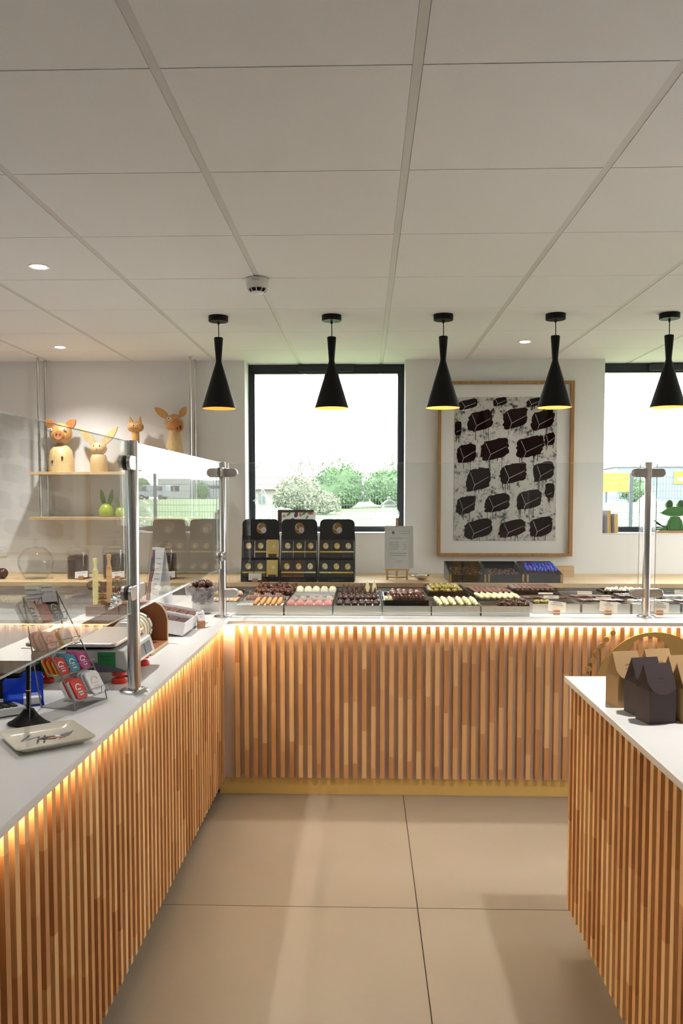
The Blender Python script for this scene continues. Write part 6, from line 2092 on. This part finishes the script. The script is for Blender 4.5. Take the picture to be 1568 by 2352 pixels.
def bare_tree(x, y, h, label, seed):
    rnd = random.Random(seed)
    o = thing('bare_tree', label, 'tree', (x, y, gz(y)), 0, 'bare trees beyond the fence')
    tr, br = MB(), MB()
    tr.tube([(0, 0, 0), (0.05, 0, h * 0.22), (0, 0.02, h * 0.42)], [0.20, 0.15, 0.11], 8)

    def grow(p, d, L, r, lv):
        q = p + d * L
        br.tube([p, (p + q) / 2 + Vector((rnd.uniform(-1, 1), 0, rnd.uniform(-1, 1))) * L * 0.06, q], [r, r * 0.8, r * 0.6], 4)
        if lv > 0:
            for _ in range(3):
                nd = (d + Vector((rnd.uniform(-0.8, 0.8), rnd.uniform(-0.6, 0.6), rnd.uniform(-0.15, 0.55)))).normalized()
                grow(p.lerp(q, rnd.uniform(0.5, 1.0)), nd, L * rnd.uniform(0.55, 0.75), r * 0.55, lv - 1)
    for _ in range(5):
        grow(Vector((0, 0.02, h * rnd.uniform(0.28, 0.42))), Vector((rnd.uniform(-0.8, 0.8), rnd.uniform(-0.5, 0.5), 1)).normalized(), h * 0.26, 0.07, 4)
    tr.obj('trunk', 'bark', o)
    br.obj('branches', 'bark', o)


bare_tree(1.9, 56, 4.6, 'bare branched tree rising above the shrubs at the window edge', 1)
bare_tree(-9.6, 68, 4.8, 'bare thin tree beyond the cream house, at the frame edge', 2)
bare_tree(-5.6, 72, 4.8, 'bare thin tree rising behind the cream house roof', 3)
bare_tree(-3.9, 68, 4.6, 'bare tree behind the roof and the green shrub', 4)

# cream house with a tiled roof
hs = thing('cream_house', 'low cream house with a reddish tiled roof beyond the lawn', 'house', (-6.4, 55, gz(55)), 0)
MB().box(-1.75, 2.4, 0, 6, 0, 2.1 - 1.1).obj('wall', 'render', hs)
MB().prism([(-0.4, 1.0), (6.4, 1.0), (3.0, 1.95)], -2.0, 2.6, 'YZ').obj('roof', 'rooftile', hs)
for x in (-0.75, 0.35, 1.5):
    wi = MB().box(x, x + 0.42, -0.06, 0.0, 0.05, 0.68).obj('window', 'shutter', hs)
    MB().box(x + 0.18, x + 0.24, -0.09, -0.06, 0.05, 0.68).obj('mullion', 'bldwhite', wi)
MB().box(-7.0, -1.8, 2, 8, 0, 0.9).obj('wing_wall', 'render', hs)
MB().prism([(1.6, 0.9), (8.4, 0.9), (5, 1.7)], -7.2, -1.8, 'YZ').obj('wing_roof', 'rooftile', hs)

# white flat-roofed building with a van, seen in the glass screen
wbk = thing('white_building', 'white flat-roofed building with one dark window beyond the lawn', 'building', (24.4, 130, gz(130)), 0)
wbk.scale = (2.0, 2.0, 1.05)
MB().box(1.1, 3.6, 0, 6, 0, 3.1).obj('tall_block', 'bldwhite', wbk)
MB().box(-6.5, 1.1, 1, 6, 0, 2.9).obj('long_block', 'bldwhite', wbk)
wi = MB().box(1.9, 2.7, -0.06, 0, 1.3, 2.0).obj('window', 'bldglass', wbk)
MB().box(2.26, 2.32, -0.1, -0.06, 1.3, 2.0).obj('mullion', 'bldwhite', wi)
MB().box(-6.0, 0.6, 0.9, 1.0, 1.7, 2.1).obj('window_band', 'bldglass', wbk)
for x in (-5.6, -4.0, -2.4, -0.8):
    MB().box(x, x + 1.2, 0.92, 1.0, 0.0, 1.3).obj('shutter_door', 'cladding', wbk)

# long grey hall with signs
gh = thing('grey_hall', 'long grey clad hall with coloured sign panels beyond the lawn', 'building', (27, 72, gz(72)), R(-6))
MB().box(-5.0, 22, 0, 10, 0, 3.0).obj('wall', 'cladding', gh)
MB().box(-5.2, 22.2, -0.15, 10, 3.0, 3.2).obj('parapet', 'bldwhite', gh)
for x, w, m in ((-3.3, 1.5, 'teal'), (-0.2, 2.2, 'signyellow'), (3.2, 1.6, 'red'), (6.3, 2.0, 'signyellow'), (10, 2, 'teal')):
    sg = MB().box(x, x + w, -0.08, -0.02, 1.5, 2.6).obj('sign_panel', m, gh)
    MB().box(x + 0.2, x + w - 0.2, -0.12, -0.08, 1.75, 2.1).obj('sign_print', 'bldwhite', sg)
yb = thing('yellow_board', 'large yellow advertising board on posts beyond the fence', 'sign', (17.6, 58, gz(58)), R(-10))
MB().box(-0.9, 1.05, 0, 0.08, 0.75, 2.05).obj('panel', 'signyellow', yb)
for x in (-0.7, 0.8):
    MB().box(x, x + 0.1, 0.1, 0.2, 0, 2.0).obj('post', 'fencepost', yb)
for k_, (s, z) in enumerate((('BRICO', 1.62), ('A VENDRE', 1.28), ('ZONE D ACTIVITES', 0.94))):
    text('board_text', s, 0.30 if k_ < 2 else 0.18, 'bookgold', yb, (0.07, -0.01, z), align='CENTER')


def vehicle(loc, rz, label, van=False, name='parked_car'):
    o = thing(name, label, 'van' if van else 'car', loc, rz)
    if van:
        pr = [(-2.2, 0.35), (2.3, 0.35), (2.35, 0.95), (1.75, 1.15), (1.35, 1.85), (1.1, 1.95), (-2.15, 1.95), (-2.2, 1.0)]
    else:
        pr = [(-2.0, 0.30), (2.0, 0.30), (2.05, 0.70), (1.2, 0.88), (0.6, 1.35), (-0.9, 1.40), (-1.7, 0.95), (-2.05, 0.85)]
    MB().prism(pr, -0.85, 0.85).obj('body', 'car', o, bevel=0.05)
    if van:
        MB().prism([(1.3, 1.2), (1.68, 1.2), (1.3, 1.75), (1.0, 1.8), (0.7, 1.8), (0.7, 1.2)], -0.88, -0.86).obj('side_window', 'bldglass', o)
        MB().box(-1.6, -0.5, -0.88, -0.86, 1.25, 1.75).obj('side_window', 'bldglass', o)
    else:
        MB().prism([(0.9, 0.92), (0.52, 1.28), (-0.85, 1.32), (-1.35, 0.95)], -0.88, -0.86).obj('side_window', 'bldglass', o)
    for x in (-1.3, 1.35):
        MB().lathe([(0, 0), (0.33, 0), (0.33, 0.2), (0, 0.2)], 18, Matrix.Translation((x, -0.72, 0.33)) @ Matrix.Rotation(R(90), 4, 'X')).obj('wheel', 'tyre', o)
        MB().lathe([(0, 0), (0.33, 0), (0.33, 0.2), (0, 0.2)], 18, Matrix.Translation((x, 0.92, 0.33)) @ Matrix.Rotation(R(90), 4, 'X')).obj('wheel', 'tyre', o)


vehicle((27.6, 112, gz(112)), R(8), 'white delivery van parked before the white building', True, 'delivery_van')
vehicle((33.4, 110, gz(110)), R(4), 'pale car parked below the yellow board')
